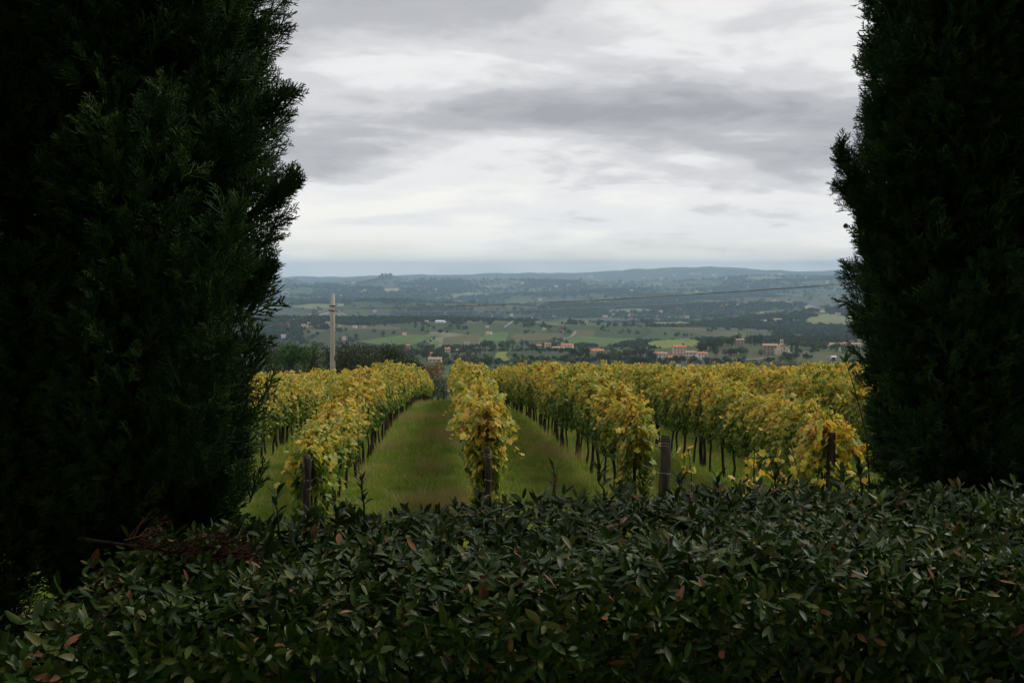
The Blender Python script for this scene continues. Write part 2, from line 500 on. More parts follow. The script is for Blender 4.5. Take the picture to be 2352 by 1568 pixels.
# ------------------------------------------------------------------ ground
def wood_mask(x, y):
    """1 where woods stand beyond the vineyard"""
    x = np.asarray(x, float); y = np.asarray(y, float)
    n = fbm(x / 560 + 8.3, y / 640 + 2.2, 51, 5, .6)
    n2 = fbm(x / 110, y / 130, 63, 3)
    w = n * .80 + n2 * .20
    w = w + .05 * sstep(1700, 2600, y) * (1 - sstep(5200, 6500, y)) - .08 * (1 - sstep(1100, 1700, y))
    return w
WT = .528
FIELDS = [  # corners as seen, crop
    ([(821, 786), (939, 769), (1006, 772), (936, 800)], 'green', 'meadow'), ([(942, 801), (996, 784), (1010, 786), (962, 810)], 'green', 'meadow'),
    ([(1019, 777), (1106, 763), (1099, 787), (1000, 803)], 'brown', 'vineyard'), ([(1112, 766), (1167, 763), (1160, 787), (1104, 787)], 'green', 'meadow'),
    ([(1178, 768), (1286, 765), (1299, 775), (1170, 789)], 'brown', 'vineyard'), ([(1292, 782), (1322, 773), (1464, 778), (1400, 797)], 'green', 'meadow'),
    ([(1317, 759), (1369, 759), (1366, 774), (1308, 776)], 'brown', 'vineyard'), ([(1478, 790), (1565, 780), (1618, 791), (1594, 799)], 'yellow', 'meadow'),
    ([(1849, 744), (1892, 721), (1973, 732), (1970, 750)], 'pale', 'meadow'), ([(1031, 681), (1119, 675), (1125, 682), (1043, 687)], 'pale', 'meadow'),
    ([(1138, 810), (1161, 809), (1171, 831), (1139, 830)], 'yellow', 'meadow'), ([(1396, 713), (1464, 710), (1505, 716), (1402, 720)], 'pale', 'meadow'),
    ([(1500, 745), (1560, 738), (1640, 741), (1570, 750)], 'pale', 'meadow'), ([(1210, 742), (1300, 731), (1360, 736), (1280, 750)], 'olive', 'meadow'),
    ([(660, 705), (720, 699), (790, 704), (720, 712)], 'pale', 'meadow'), ([(880, 668), (915, 663), (925, 669), (890, 672)], 'buff', 'meadow'),
    ([(1710, 640), (1760, 636), (1800, 641), (1740, 645)], 'pale', 'meadow'), ([(1640, 771), (1700, 762), (1760, 775), (1690, 787)], 'olive', 'meadow'),
    ([(1850, 707), (1868, 703), (1898, 718), (1884, 719)], 'buff', 'meadow'), ([(1700, 720), (1800, 712), (1840, 719), (1740, 728)], 'olive', 'meadow')]
field_quads = []
for cs, c_, k_ in FIELDS:
    q = [ground_at(a, b, 300) for a, b in cs]
    field_quads.append(None if any(p is None for p in q) else np.array(q))
def in_field(x, y, grow=0.0):
    ins = np.zeros(np.shape(x), bool)
    for q in field_quads:
        if q is None: continue
        s = np.ones(np.shape(x), bool); sg = None
        a = q[:, :2]
        area = sum(a[i][0] * a[(i + 1) % 4][1] - a[(i + 1) % 4][0] * a[i][1] for i in range(4))
        for i in range(4):
            p, r = a[i], a[(i + 1) % 4]
            cr_ = (r[0] - p[0]) * (y - p[1]) - (r[1] - p[1]) * (x - p[0])
            s &= (cr_ * np.sign(area) > -grow * np.hypot(*(r - p)))
        ins |= s
    return ins

ys = np.concatenate([np.linspace(-30, 2.5, 40), np.exp(np.linspace(math.log(3), math.log(21500), 760))])
us = np.linspace(-1, 1, 380)
us = .55 * us + .45 * us ** 3
GY, GU = np.meshgrid(ys, us, indexing='ij')
GX = GU * (.66 * np.abs(GY) + 28)
GZ = H(GX, GY)
V = np.stack([GX, GY, GZ], -1).reshape(-1, 3)
nr, nc = GX.shape
ii = (np.arange(nr - 1)[:, None] * nc + np.arange(nc - 1)[None]).ravel()
F = np.stack([ii, ii + 1, ii + nc + 1, ii + nc], -1)
wm = sstep(WT - .03, WT + .03, wood_mask(GX, GY)).ravel()

m = new_mat('land'); N = NT(m)
P = N.pos()
sp = N.n('ShaderNodeSeparateXYZ'); N.l(P, sp.inputs[0])
px3, py3 = sp.outputs[0], sp.outputs[1]
# vineyard ground: grass lanes, dry strips under the vines
s = N.m('DIVIDE', N.m('ADD', N.m('SUBTRACT', px3, ROW0), N.m('MULTIPLY', N.m('SUBTRACT', py3, YEND), -RD)), SPACE)
fr = N.m('ABSOLUTE', N.m('SUBTRACT', s, N.m('ROUND', s)))
nA = N.noise(P, .55, 5, .6); nB = N.noise(P, 3.0, 5, .6); nC = N.noise(P, 14, 4, .6)
grass = N.mix(N.rng(nB, .35, .65), (.085, .155, .022), (.140, .225, .034))
grass = N.mix(N.m('MULTIPLY', N.rng(nA, .54, .70), .55), grass, (.20, .19, .065))
grass = N.mix(N.m('MULTIPLY', N.rng(nC, .60, .72), .5), grass, (.16, .085, .040))
under = N.m('ADD', fr, N.m('MULTIPLY', N.m('SUBTRACT', nB, .5), .16))
strip = N.rng(under, .05, .14, 1.0, 0.0)
soil = N.mix(N.rng(nC, .4, .62), (.14, .105, .055), (.22, .165, .085))
rut = N.m('MULTIPLY', N.rng(N.m('ABSOLUTE', N.m('SUBTRACT', under, .29)), .02, .06, 1.0, 0.0), N.rng(nA, .40, .58))
grass = N.mix(N.m('MULTIPLY', rut, .8), grass, N.mix(nC, (.20, .155, .075), (.30, .25, .12)))
near = N.mix(N.m('MULTIPLY', strip, .75), grass, soil)
# far land: patchwork of meadows, vineyards and ploughed plots
warp = N.n('ShaderNodeVectorMath', operation='ADD')
wz = N.n('ShaderNodeTexNoise'); N.l(P, wz.inputs['Vector']); wz.inputs['Scale'].default_value = .004; wz.inputs['Detail'].default_value = 3
wsc = N.n('ShaderNodeVectorMath', operation='SCALE'); N.l(wz.outputs[1], wsc.inputs[0]); wsc.inputs['Scale'].default_value = 120
N.l(P, warp.inputs[0]); N.l(wsc.outputs[0], warp.inputs[1])
def cells(scale):
    v_ = N.n('ShaderNodeTexVoronoi', voronoi_dimensions='2D'); N.l(N.scaled(warp.outputs[0], (1, .72, 1)), v_.inputs['Vector']); v_.inputs['Scale'].default_value = scale
    return v_.outputs['Color']
def edges(scale):
    v_ = N.n('ShaderNodeTexVoronoi', voronoi_dimensions='2D', feature='DISTANCE_TO_EDGE'); N.l(N.scaled(warp.outputs[0], (1, .72, 1)), v_.inputs['Vector']); v_.inputs['Scale'].default_value = scale
    return v_.outputs['Distance']
cA = N.n('ShaderNodeSeparateColor'); N.l(cells(.0052), cA.inputs[0])
patch = N.ramp(cA.outputs[0], [(0.0, (.048, .070, .028)), (.22, (.088, .090, .048)), (.38, (.058, .084, .032)), (.55, (.100, .092, .054)), (.68, (.072, .104, .038)), (.82, (.055, .064, .034)), (.93, (.180, .170, .105))], 'CONSTANT')
var = N.noise(P, .02, 5, .6)
patch = N.mix(N.rng(var, .35, .7, 0, .55), patch, (.050, .060, .026))
hedgeline = N.rng(edges(.0052), .015, .04, .85, 0.0)
patch = N.mix(hedgeline, patch, (.028, .042, .015))
wa = N.n('ShaderNodeAttribute', attribute_name='wood')
patch = N.mix(N.m('MULTIPLY', wa.outputs['Fac'], .9), patch, (.026, .040, .015))
far = N.rng(py3, 125, 170)
col = N.mix(far, near, patch)
bs = N.n('ShaderNodeBsdfPrincipled'); N.l(col, bs.inputs['Base Color'])
bs.inputs['Roughness'].default_value = .95; bs.inputs['Specular IOR Level'].default_value = .08
bp = N.n('ShaderNodeBump'); bp.inputs['Strength'].default_value = .5; bp.inputs['Distance'].default_value = .05
N.l(nC, bp.inputs['Height']); N.l(bp.outputs[0], bs.inputs['Normal'])
mo = N.n('ShaderNodeOutputMaterial'); N.l(bs.outputs[0], mo.inputs[0])
M['land'] = m
link('ground', rows_mesh('ground', V, F, True, [m], attrs={'wood': wm}), kind='structure')

# single plots that stand out in the valley
def field_mat(name, a, b, stripes):
    m = new_mat(name); N = NT(m); P = N.pos()
    nz = N.noise(P, .03, 5, .6)
    col = N.mix(N.rng(nz, .3, .7), a, b)
    if stripes:
        w = N.n('ShaderNodeTexWave'); N.l(P, w.inputs['Vector']); w.inputs['Scale'].default_value = .12; w.inputs['Distortion'].default_value = .4; w.inputs['Detail'].default_value = 1
        col = N.mix(N.m('MULTIPLY', w.outputs[1], .5), col, (.045, .060, .022))
    p = N.n('ShaderNodeBsdfPrincipled'); N.l(col, p.inputs['Base Color']); p.inputs['Roughness'].default_value = .95; p.inputs['Specular IOR Level'].default_value = .05
    o = N.n('ShaderNodeOutputMaterial'); N.l(p.outputs[0], o.inputs[0]); return m
FM = {'green': field_mat('meadow_green', (.070, .115, .034), (.092, .138, .042), False), 'yellow': field_mat('meadow_yellow_green', (.13, .165, .035), (.16, .18, .05), False),
      'brown': field_mat('vineyard_brown', (.105, .088, .045), (.125, .115, .050), True), 'pale': field_mat('meadow_pale', (.14, .16, .07), (.18, .19, .09), False),
      'olive': field_mat('meadow_olive', (.085, .10, .040), (.11, .12, .05), False), 'buff': field_mat('stubble_buff', (.24, .20, .13), (.28, .24, .16), False)}
for q, (cs, c_, k_) in zip(field_quads, FIELDS):
    if q is None: continue
    n_ = 22
    a = np.linspace(0, 1, n_)
    U, W = np.meshgrid(a, a, indexing='ij')
    def bl(i):
        return (1 - U) * (1 - W) * q[0, i] + U * (1 - W) * q[1, i] + U * W * q[2, i] + (1 - U) * W * q[3, i]
    X, Y = bl(0), bl(1)
    X = X + 6 * (fbm(Y / 60, X / 60, 4, 2) - .5); 
    Z = H(X, Y) + .0006 * Y
    V = np.stack([X, Y, Z], -1).reshape(-1, 3)
    ii = (np.arange(n_ - 1)[:, None] * n_ + np.arange(n_ - 1)[None]).ravel()
    link('field', rows_mesh('field', V, np.stack([ii, ii + n_, ii + n_ + 1, ii + 1], -1), True, [FM[c_]]), kind='structure')

# roads and farm tracks
def road(pts, width, name='road'):
    P_ = [ground_at(a, b, 300) for a, b in pts]
    P_ = [p for p in P_ if p is not None]
    if len(P_) < 2: return
    P_ = np.array(P_); t = np.linspace(0, len(P_) - 1, 12 * (len(P_) - 1) + 1)
    X = np.interp(t, range(len(P_)), P_[:, 0]); Y = np.interp(t, range(len(P_)), P_[:, 1])
    dx, dy = np.gradient(X), np.gradient(Y); l_ = np.hypot(dx, dy) + 1e-6
    nx, ny = -dy / l_, dx / l_
    V = []
    for s_ in (-.5, .5):
        x, y = X + nx * width * s_, Y + ny * width * s_
        V.append(np.stack([x, y, np.maximum(H(x, y), H(X, Y)) + .0008 * y], -1))
    n_ = len(X); V = np.vstack(V); i = np.arange(n_ - 1)
    link(name, rows_mesh(name, V, np.stack([i, i + 1, i + 1 + n_, i + n_], -1), True, [M['road']]), kind='structure')
road([(1646, 831), (1690, 828), (1740, 826), (1775, 821)], 5)
road([(1548, 851), (1553, 844), (1560, 838)], 4, 'track')
road([(1508, 841), (1535, 840)], 4, 'track')
road([(1302, 778), (1318, 770), (1322, 762)], 5, 'track')
road([(1273, 787), (1300, 777)], 4, 'track')
road([(1158, 754), (1170, 746), (1200, 740)], 5, 'track')
road([(1900, 722), (1935, 727), (1945, 731)], 6, 'track')
road([(1470, 740), (1520, 737), (1560, 736)], 6, 'track')

# ------------------------------------------------------------------ haze in the valley air
def haze():
    zt = float(GZ.max()) + 12
    print('haze', GZ.min(), GZ.max())
    zb = float(GZ.min()) - 1
    mb = MB().box((0, 10800, (zt + zb) / 2), (33000, 21900, zt - zb))
    m = bpy.data.materials.new('valley_haze'); m.use_nodes = True; t = m.node_tree; t.nodes.clear()
    v_ = t.nodes.new('ShaderNodeVolumePrincipled')
    v_.inputs['Color'].default_value = (.54, .77, 1.0, 1); v_.inputs['Density'].default_value = HAZE; v_.inputs['Anisotropy'].default_value = .0
    o_ = t.nodes.new('ShaderNodeOutputMaterial'); t.links.new(v_.outputs[0], o_.inputs['Volume'])
    link('haze', mb.mesh('haze', [m]), kind='stuff', label='thin blue haze lying over the whole valley')
HAZE = 6.0e-5
haze()

# ------------------------------------------------------------------ trees
def crown_cloud(r, lobes, n, leaf, flat=.0, seed=0, droop=0.0):
    """leaf faces on and inside a set of lobes: (cx, cy, cz, rx, ry, rz)"""
    g = np.random.default_rng(seed)
    L = np.array(lobes)
    w = (L[:, 3] * L[:, 4] * L[:, 5]) ** .67; w /= w.sum()
    k = g.choice(len(L), n, p=w)
    d = unit(g.normal(size=(n, 3)))
    rad = g.uniform(0, 1, n) ** .28
    rad = rad * (1 + .16 * g.normal(size=n).clip(-1.5, 1.5))
    p = L[k, :3] + d * rad[:, None] * L[k, 3:]
    nn = unit(d * .8 + g.normal(size=(n, 3)) * .6 + np.array([0, 0, .3]))
    tt = g.normal(size=(n, 3)); tt[:, 2] -= droop
    Mx = frames(np.cross(nn, np.cross(tt, nn)), nn)
    tv = np.array([(0, -.5, 0), (.33, -.05, .06), (0, .55, 0), (-.33, -.05, .06)])
    s = leaf * g.uniform(.6, 1.35, n)
    V, F = bake(tv, np.array([[0, 1, 2, 3]]), p, Mx, s)
    tone = np.clip(g.uniform(0, .75, n) + .25 * g.uniform(0, 1, len(L))[k], 0, 1)
    return V, F, np.repeat(tone, 4)

def lobes_round(g, h, w, th, n, squash=.8):
    out = []
    for i in range(n):
        a = g.uniform(0, 6.28); rr = w * .5 * .62 * math.sqrt(g.uniform(0, 1))
        zz = g.uniform(th + .2 * (h - th), h - .18 * (h - th))
        e = 1 - abs((zz - th) / (h - th) - .5) * .9
        s = w * .5 * g.uniform(.34, .52) * (.6 + .4 * e)
        out.append((rr * e * math.cos(a), rr * e * math.sin(a), zz, s, s, s * squash))
    return out

def tree_meshes(kind, seed, n, leaf, h, w):
    """trunk mesh and crown mesh of one tree"""
    g = np.random.default_rng(seed)
    th = {'oak': .16, 'olive': .22, 'pine': .45, 'cypress': .04}[kind] * h
    if kind == 'cypress':
        L = []
        for i in range(9):
            f = (i + .5) / 9
            r = w * .5 * (math.sin(math.pi * min(1, (f * .93 + .07)) ** .75) ** .7) * .95 + .02 * w
            L.append((g.uniform(-.06, .06) * w, g.uniform(-.06, .06) * w, th + f * (h - th), r, r, h * .085))
    elif kind == 'pine':
        L = []
        for i in range(16):
            a = g.uniform(0, 6.28); rr = w * .5 * .66 * math.sqrt(g.uniform(0, 1))
            L.append((rr * math.cos(a), rr * math.sin(a), h - .30 * (h - th) - .25 * (rr / w * 2) ** 2 * (h - th) + g.uniform(-.1, .1), w * .17, w * .17, (h - th) * .24))
    else:
        L = lobes_round(g, h, w, th, 20 if kind == 'oak' else 13, .82)
    V, F, tone = crown_cloud(w, L, n, leaf, seed=seed, droop=.2)
    V[:, 2] = np.maximum(V[:, 2], .1)
    mb = MB()
    lean = g.uniform(-.03, .03, 2) * h
    tp = np.array([(lean[0] * q, lean[1] * q, q * (th + .35 * (h - th))) for q in np.linspace(0, 1, 5)]); tp[0, 2] = -.4
    mb.tube(tp, np.linspace(.045, .022, 5) * h * (.5 if kind == 'cypress' else 1), 7)
    for l_ in L[:: max(1, len(L) // 7)]:
        a = tp[3] + (tp[4] - tp[3]) * g.uniform(-.6, .9); b = np.array(l_[:3])
        mid = (a + b) / 2 + g.normal(size=3) * .04 * w
        mb.tube([a, mid, b], [.017 * h, .011 * h, .004 * h], 5)
    return mb, (V, F, tone)
LEAFMAT = {'oak': 'oak', 'light': 'oak_light', 'olive': 'olive', 'pine': 'pine', 'cypress': 'oak', 'rust': 'rust'}

def single_tree_mesh(name, kind, mat, seed, n, leaf, h, w):
    """small tree as one mesh of trunk and crown"""
    mb, (V, F, tone) = tree_meshes(kind, seed, n, leaf, h, w)
    tv = np.vstack(mb.V); Q = np.vstack(mb.Q); T = np.vstack(mb.T)
    nv = len(V)
    return rows_mesh(name, np.vstack([V, tv]), [F, Q + nv, T + nv], False, [mat, M['bark']], np.concatenate([np.zeros(len(F)), np.ones(len(Q) + len(T))]), {'tone': np.concatenate([tone, np.zeros(len(tv))])})

# woods that read as one mass: clumps scattered over the wooded parts of the valley
wood_t = [single_tree_mesh('wood_clump', 'oak', M['wood_far'], 900 + i, 90, .42, 1.5 + .15 * (i % 3), 2.0 + .2 * (i % 2)) for i in range(6)]
gw = np.random.default_rng(5)
n_ = 210000
wy = np.exp(gw.uniform(math.log(520), math.log(11800), n_)); wx = gw.uniform(-.52, .52, n_) * wy
wk = wood_mask(wx, wy)
lines = fbm(wx / 130 + 5, wy / 130, 91, 3)
keep = (wk > WT) | ((np.abs(lines - .5) < .016) & (wy > 1000)) | (gw.uniform(0, 1, n_) < .007)
keep &= ~in_field(wx, wy, 4.0)
# the near villages and the olive slopes stay open
keep &= ~((wy < 1500) & (gw.uniform(0, 1, n_) < .55))
wx, wy = wx[keep], wy[keep]
wr = np.clip(.0021 * wy, 3.2, 15) * gw.uniform(.6, 1.25, len(wx))
wpos = np.stack([wx, wy, H(wx, wy) - .15 * wr], -1)
wood_pts = (wpos, wr)
scatter('woodland', scatter_group(template_collection('wood_clump', wood_t)), wpos, np.stack([np.zeros(len(wx)), np.zeros(len(wx)), gw.uniform(0, 6.28, len(wx))], -1), wr, gw.integers(0, 6, len(wx)), kind='stuff', label='dark woods and hedgerows spread over the hazy valley')

# ------------------------------------------------------------------ vineyard
def vine_leaf_template(detail=True):
    if detail:
        rim = [(0, -.10), (.20, -.36), (.46, -.20), (.40, .02), (.52, .26), (.26, .30), (0, .62), (-.26, .30), (-.52, .26), (-.40, .02), (-.46, -.20), (-.20, -.36)]
        v_ = [(0, .05, .05)] + [(x, y, -.10 * abs(x) - .14 * max(y, 0) ** 2) for x, y in rim]
        f_ = [(0, 1 + i, 1 + (i + 1) % 12) for i in range(12)]
        return np.array(v_), np.array(f_)
    v_ = [(0, -.36, 0), (.48, .05, -.08), (0, .6, -.06), (-.48, .05, -.08), (0, .05, .05)]
    return np.array(v_), np.array([(4, 0, 1), (4, 1, 2), (4, 2, 3), (4, 3, 0)])

def vine_foliage(name, seed, n, size, length=1.0, low=.62, top=2.12, detail=True, wide=1.0, dens_low=1.0, shoots=20):
    """curtain of leaves over one vine: local x along the row, y across"""
    g = np.random.default_rng(seed)
    u = g.uniform(-.5, .5, n) * length * 1.12
    f = g.beta(1.35, 1.05, n)
    # the lower edge of the curtain hangs unevenly
    gap = vnoise(u * 3.3 + 40 + seed, f * 3.0, seed + 21)
    thin = (gap < .36) & (g.uniform(size=n) < .75)
    edge = low + .30 * (vnoise(u * 3.1 + seed, u * 0 + .5, seed) - .35)
    topz = top + .55 * (vnoise(u * 2.3 + 9 + seed, u * 0 + .3, seed + 3) - .5)
    z = edge + f * (topz - edge)
    hw = wide * (.13 + .27 * np.sin(np.pi * np.clip(.12 + f * .82, 0, 1))) * (.5 + 1.0 * vnoise(u * 3.2, z * 2.6, seed + 7))
    side = np.where(g.uniform(size=n) < .5, -1, 1)
    q = g.uniform(0, 1, n) ** .35
    v = side * q * hw
    nrm = np.stack([g.normal(size=n) * .45, side * (.55 + .4 * g.uniform(size=n)), .25 + .9 * f ** 2 + g.normal(size=n) * .35], -1)
    tip = np.stack([g.normal(size=n) * .5, side * .25 + g.normal(size=n) * .3, -1 + g.normal(size=n) * .35 + .6 * f], -1)
    v = np.where(thin, v * .45, v)
    P_ = [np.stack([u, v, z], -1)]; Nn = [nrm]; Tt = [tip]
    tone = [np.clip(.10 + .50 * f + .10 * q * f + g.normal(size=n) * .18 + .30 * (vnoise(u * 2.2 + 3, z * 1.8, seed + 11) - .5), 0, 1)]
    canes = MB()
    for c in range(shoots):
        x0 = g.uniform(-.5, .5) * length; sd_ = g.choice([-1, 1])
        L_ = g.uniform(.35, .85); up0 = g.uniform(.35, 1.0)
        t = np.linspace(0, 1, 6)
        path = np.stack([x0 + g.normal() * .2 * t, sd_ * (.08 + (.16 + .40 * (1 - up0)) * t * L_ * 1.4), top - .25 + L_ * (1.15 * up0 * t - (.50 + .5 * (1 - up0)) * t ** 2)], -1)
        canes.tube(path, np.linspace(.005, .0025, 6), 4, False)
        k = max(4, int(13 * L_))
        tt = np.linspace(.2, 1, k)
        pp = np.stack([np.interp(tt, t, path[:, i]) for i in range(3)], -1) + g.normal(size=(k, 3)) * .03
        P_.append(pp); Nn.append(g.normal(size=(k, 3)) * .6 + np.array([0, sd_ * .3, .7])); Tt.append(g.normal(size=(k, 3)) * .6 + np.array([0, sd_ * .4, -.7]))
        tone.append(np.clip(.58 + g.normal(size=k) * .18, 0, 1))
    P_, Nn, Tt, tone = np.vstack(P_), np.vstack(Nn), np.vstack(Tt), np.concatenate(tone)
    tv, tf = vine_leaf_template(detail)
    s = size * np.random.default_rng(seed + 1).uniform(.55, 1.3, len(P_))
    V, F = bake(tv, tf, P_, frames(Tt, Nn), s)
    me = rows_mesh(name, V, F, False, [M['vine']], attrs={'tone': np.repeat(tone, len(tv))})
    return me, canes.mesh('canes', [M['vine_bark']], True)

def vine_trunk(seed):
    g = np.random.default_rng(seed)
    z = np.array([-.12, .15, .4, .65, .85, .98])
    off = np.cumsum(g.normal(size=(6, 2)) * .022, axis=0); off[0] = off[1] * .3
    mb = MB().tube(np.stack([off[:, 0], off[:, 1], z], -1), np.array([.038, .032, .026, .026, .03, .018]) * g.uniform(.85, 1.2), 7)
    for sgn in (-1, 1):
        t = np.linspace(0, 1, 5)
        mb.tube(np.stack([off[4, 0] + sgn * .5 * t, off[4, 1] + g.normal(size=5) * .012, .86 + .14 * np.sqrt(t) + g.normal(size=5) * .01], -1), [.021, .018, .016, .014, .009], 6)
    return mb.mesh('trunk', [M['vine_bark']], True)

near_fol = [vine_foliage('vine_foliage', 300 + i, 980, .10, low=.74, wide=.66, shoots=26) for i in range(10)]
mid_fol = [vine_foliage('vine_foliage', 340 + i, 640, .13, low=.74, wide=.72, detail=False, shoots=18) for i in range(8)]
far_fol = [vine_foliage('vine_foliage', 380 + i, 380, .175, low=.74, wide=.8, detail=False, shoots=11)[0] for i in range(6)]
trunks = [vine_trunk(400 + i) for i in range(8)]

ORD = ['first', 'second', 'third', 'fourth', 'fifth', 'sixth', 'seventh', 'eighth', 'ninth', 'tenth', 'eleventh', 'twelfth', 'thirteenth', 'fourteenth', 'fifteenth', 'sixteenth', 'seventeenth', 'eighteenth', 'nineteenth', 'twentieth']
TENS = {20: 'twenty', 30: 'thirty', 40: 'forty', 50: 'fifty', 60: 'sixty', 70: 'seventy', 80: 'eighty', 90: 'ninety'}
TENTH = {30: 'thirtieth', 40: 'fortieth', 50: 'fiftieth', 60: 'sixtieth', 70: 'seventieth', 80: 'eightieth', 90: 'ninetieth'}
def ordinal(n):
    if n <= 20: return ORD[n - 1]
    t, u = n // 10 * 10, n % 10
    return TENTH[t] if u == 0 else TENS[t] + '-' + ORD[u - 1]
def row_words(k):
    return ('%s row right of the grass lane' % ordinal(k + 1)) if k >= 0 else ('%s row left of the grass lane' % ordinal(-k))

ROWS = list(range(-16, 26))
YFAR = 119.0
first_y = {-2: 17.6, -1: 16.9, 0: 16.9, 1: 19.3, 2: 17.6}
beside = []           # vines just outside the view
vines = []            # (screen size, row, number, y)
gv = np.random.default_rng(77)
for k in ROWS:
    y = first_y.get(k, 17.5)
    n_in = 0
    yend = YFAR + 6 * (vnoise(np.array([k * .37]), np.array([.5]), 4)[0] - .5)
    while y < yend:
        x = float(row_x(k, y))
        if -.255 < x / y < .345:
            n_in += 1
            # rows behind other rows show only their tops
            vis = 1.0 if -2 <= k <= 3 else .62
            vines.append((vis / y, k, n_in, y + gv.normal() * .05))
        elif -.46 < x / y < .52:
            beside.append((0, k, 0, y + gv.normal() * .05))
        y += .92
vines.sort(key=lambda v: -v[0])
row_ang = math.atan2(1.0, RD)
for i, (sz, k, num, y) in enumerate(vines[:300]):
    x = float(row_x(k, y)) + gv.normal() * .03
    z = float(H(x, y))
    end = 'near end' if k in first_y else 'visible near end'
    lead = gv.choice(['yellowing grapevine', 'leafy yellow-green grapevine', 'golden-leaved grapevine']) if False else 'yellowing grapevine'
    t = link('grapevine', None, loc=(x, y, z), rot=(0, 0, row_ang + (math.pi if gv.uniform() < .5 else 0)), label='%s, %s from near end of the %s' % (lead, ordinal(num), row_words(k)), cat='grapevine', group='grapevines trained along the vineyard rows')
    hs_ = {-2: .70, -1: .70, 0: .86, 1: .86, 2: .86}.get(k, .9)
    t.scale = (1, gv.uniform(.88, 1.12), gv.uniform(.93, 1.07) * (hs_ + ((.87 if k < -1 else 1) - hs_) * float(sstep(16, 27, np.array(y)))))
    fol, can = near_fol[gv.integers(0, 10)] if y < 34 else mid_fol[gv.integers(0, 8)]
    f = link('foliage', fol, t); f['kind'] = 'stuff'
    link('canes', can, t, kind='stuff')
    link('trunk', trunks[gv.integers(0, 8)], t)
rest = vines[300:] + beside
ry = np.array([v[3] for v in rest]); rk = np.array([v[1] for v in rest])
rx = ROW0 + SPACE * rk + RD * (ry - YEND) + gv.normal(size=len(rest)) * .04
def with_trunk(me_f, me_t, i):
    """far vine as one mesh"""
    def arr(me):
        v = np.empty(len(me.vertices) * 3, np.float32); me.vertices.foreach_get('co', v)
        return v.reshape(-1, 3)
    V1 = arr(me_f); n1 = len(V1)
    F1 = np.empty(len(me_f.loops), np.int32); me_f.loops.foreach_get('vertex_index', F1); F1 = F1.reshape(-1, 3)
    tn = np.empty(n1, np.float32); me_f.attributes['tone'].data.foreach_get('value', tn)
    tb = tube([(0, 0, -.15), (.02, .01, .5), (0, 0, 1.0)], [.04, .03, .03], 4, False)
    return rows_mesh('far_vine', np.vstack([V1, tb[0]]), [F1, tb[1] + n1], False, [M['vine'], M['vine_bark']], np.concatenate([np.zeros(len(F1)), np.ones(len(tb[1]))]), {'tone': np.concatenate([tn, np.zeros(len(tb[0]))])})
far_t = [with_trunk(me, None, i) for i, me in enumerate(far_fol)]
scatter('grapevines', scatter_group(template_collection('far_vine', far_t)), np.stack([rx, ry, H(rx, ry)], -1), np.stack([np.zeros(len(rest)), np.zeros(len(rest)), row_ang + np.pi * gv.integers(0, 2, len(rest))], -1), gv.uniform(.93, 1.07, len(rest)) * np.where(rk < -1, .87, 1.0), gv.integers(0, 6, len(rest)), kind='stuff', label='golden mass of grapevines in the far part of the vineyard')

# posts
def post_mesh(seed, h, r):
    g = np.random.default_rng(seed)
    z = np.array([-.3, 0, .25, .5, .75, .95, 1.0]) * np.array([1, h, h, h, h, h, h])
    p = np.stack([g.normal(size=7) * .008, g.normal(size=7) * .008, z], -1)
    return MB().tube(p, np.array([1.05, 1.05, 1.0, .98, .96, .95, .82]) * r, 11).mesh('post', [M['post']], True)
end_posts = [(-1, 15.75, .062, 1.25, (.02, .05), 'dark round end post with pale tag at the first row left of the lane'),
             (0, 16.2, .052, 1.32, (.0, -.02), 'dark end post standing in hanging leaves in front of the middle row'),
             (1, 16.2, .080, 1.48, (.03, -.02), 'grey brown end post with wires, standing free of the vine leaves'),
             (2, 16.7, .066, 1.50, (.03, .03), 'dark end post beside the right cypress, half hidden by brambles')]
for k, y, r, h, (lx, ly), lab in end_posts:
    x = float(row_x(k, y))
    o = link('end_post', None, loc=(x, y, float(H(x, y))), rot=(ly, lx, .4 * k), label=lab, cat='post', group='wooden end posts of the vine rows')
    link('shaft', post_mesh(500 + k, h, r), o)
    tw = MB()
    for zz in (h - .12, h - .16, h * .62):
        a = np.linspace(0, 2 * np.pi, 13); tw.tube(np.stack([np.cos(a) * (r + .003), np.sin(a) * (r + .003), zz + .01 * np.sin(a * 2)], -1), .0022, 4, False)
    link('wire_tie', tw.mesh('wire_tie', [M['wire']], True), o)
    if k == -1:
        tb = MB().box((0, -r - .004, .93), (.055, .012, .085))
        link('tag', tb.mesh('tag', [M['w_cream']]), o, rot=(0, 0, .4))
inter = [post_mesh(520 + i, 1.72, .045) for i in range(4)]
for k in range(-3, 6):
    y = first_y.get(k, 17.5) + 7.2; c = 0
    while y < 62:
        x = float(row_x(k, y))
        if -.25 < x / y < .335:
            c += 1
            o = link('trellis_post', inter[gv.integers(0, 4)], loc=(x, y + .3, float(H(x, y))), rot=(gv.normal() * .02, gv.normal() * .03, gv.uniform(0, 6)),
                     label='thin trellis post, %s inside the %s' % (ordinal(c), row_words(k)), cat='post', group='trellis posts inside the vine rows')
        y += 5.5
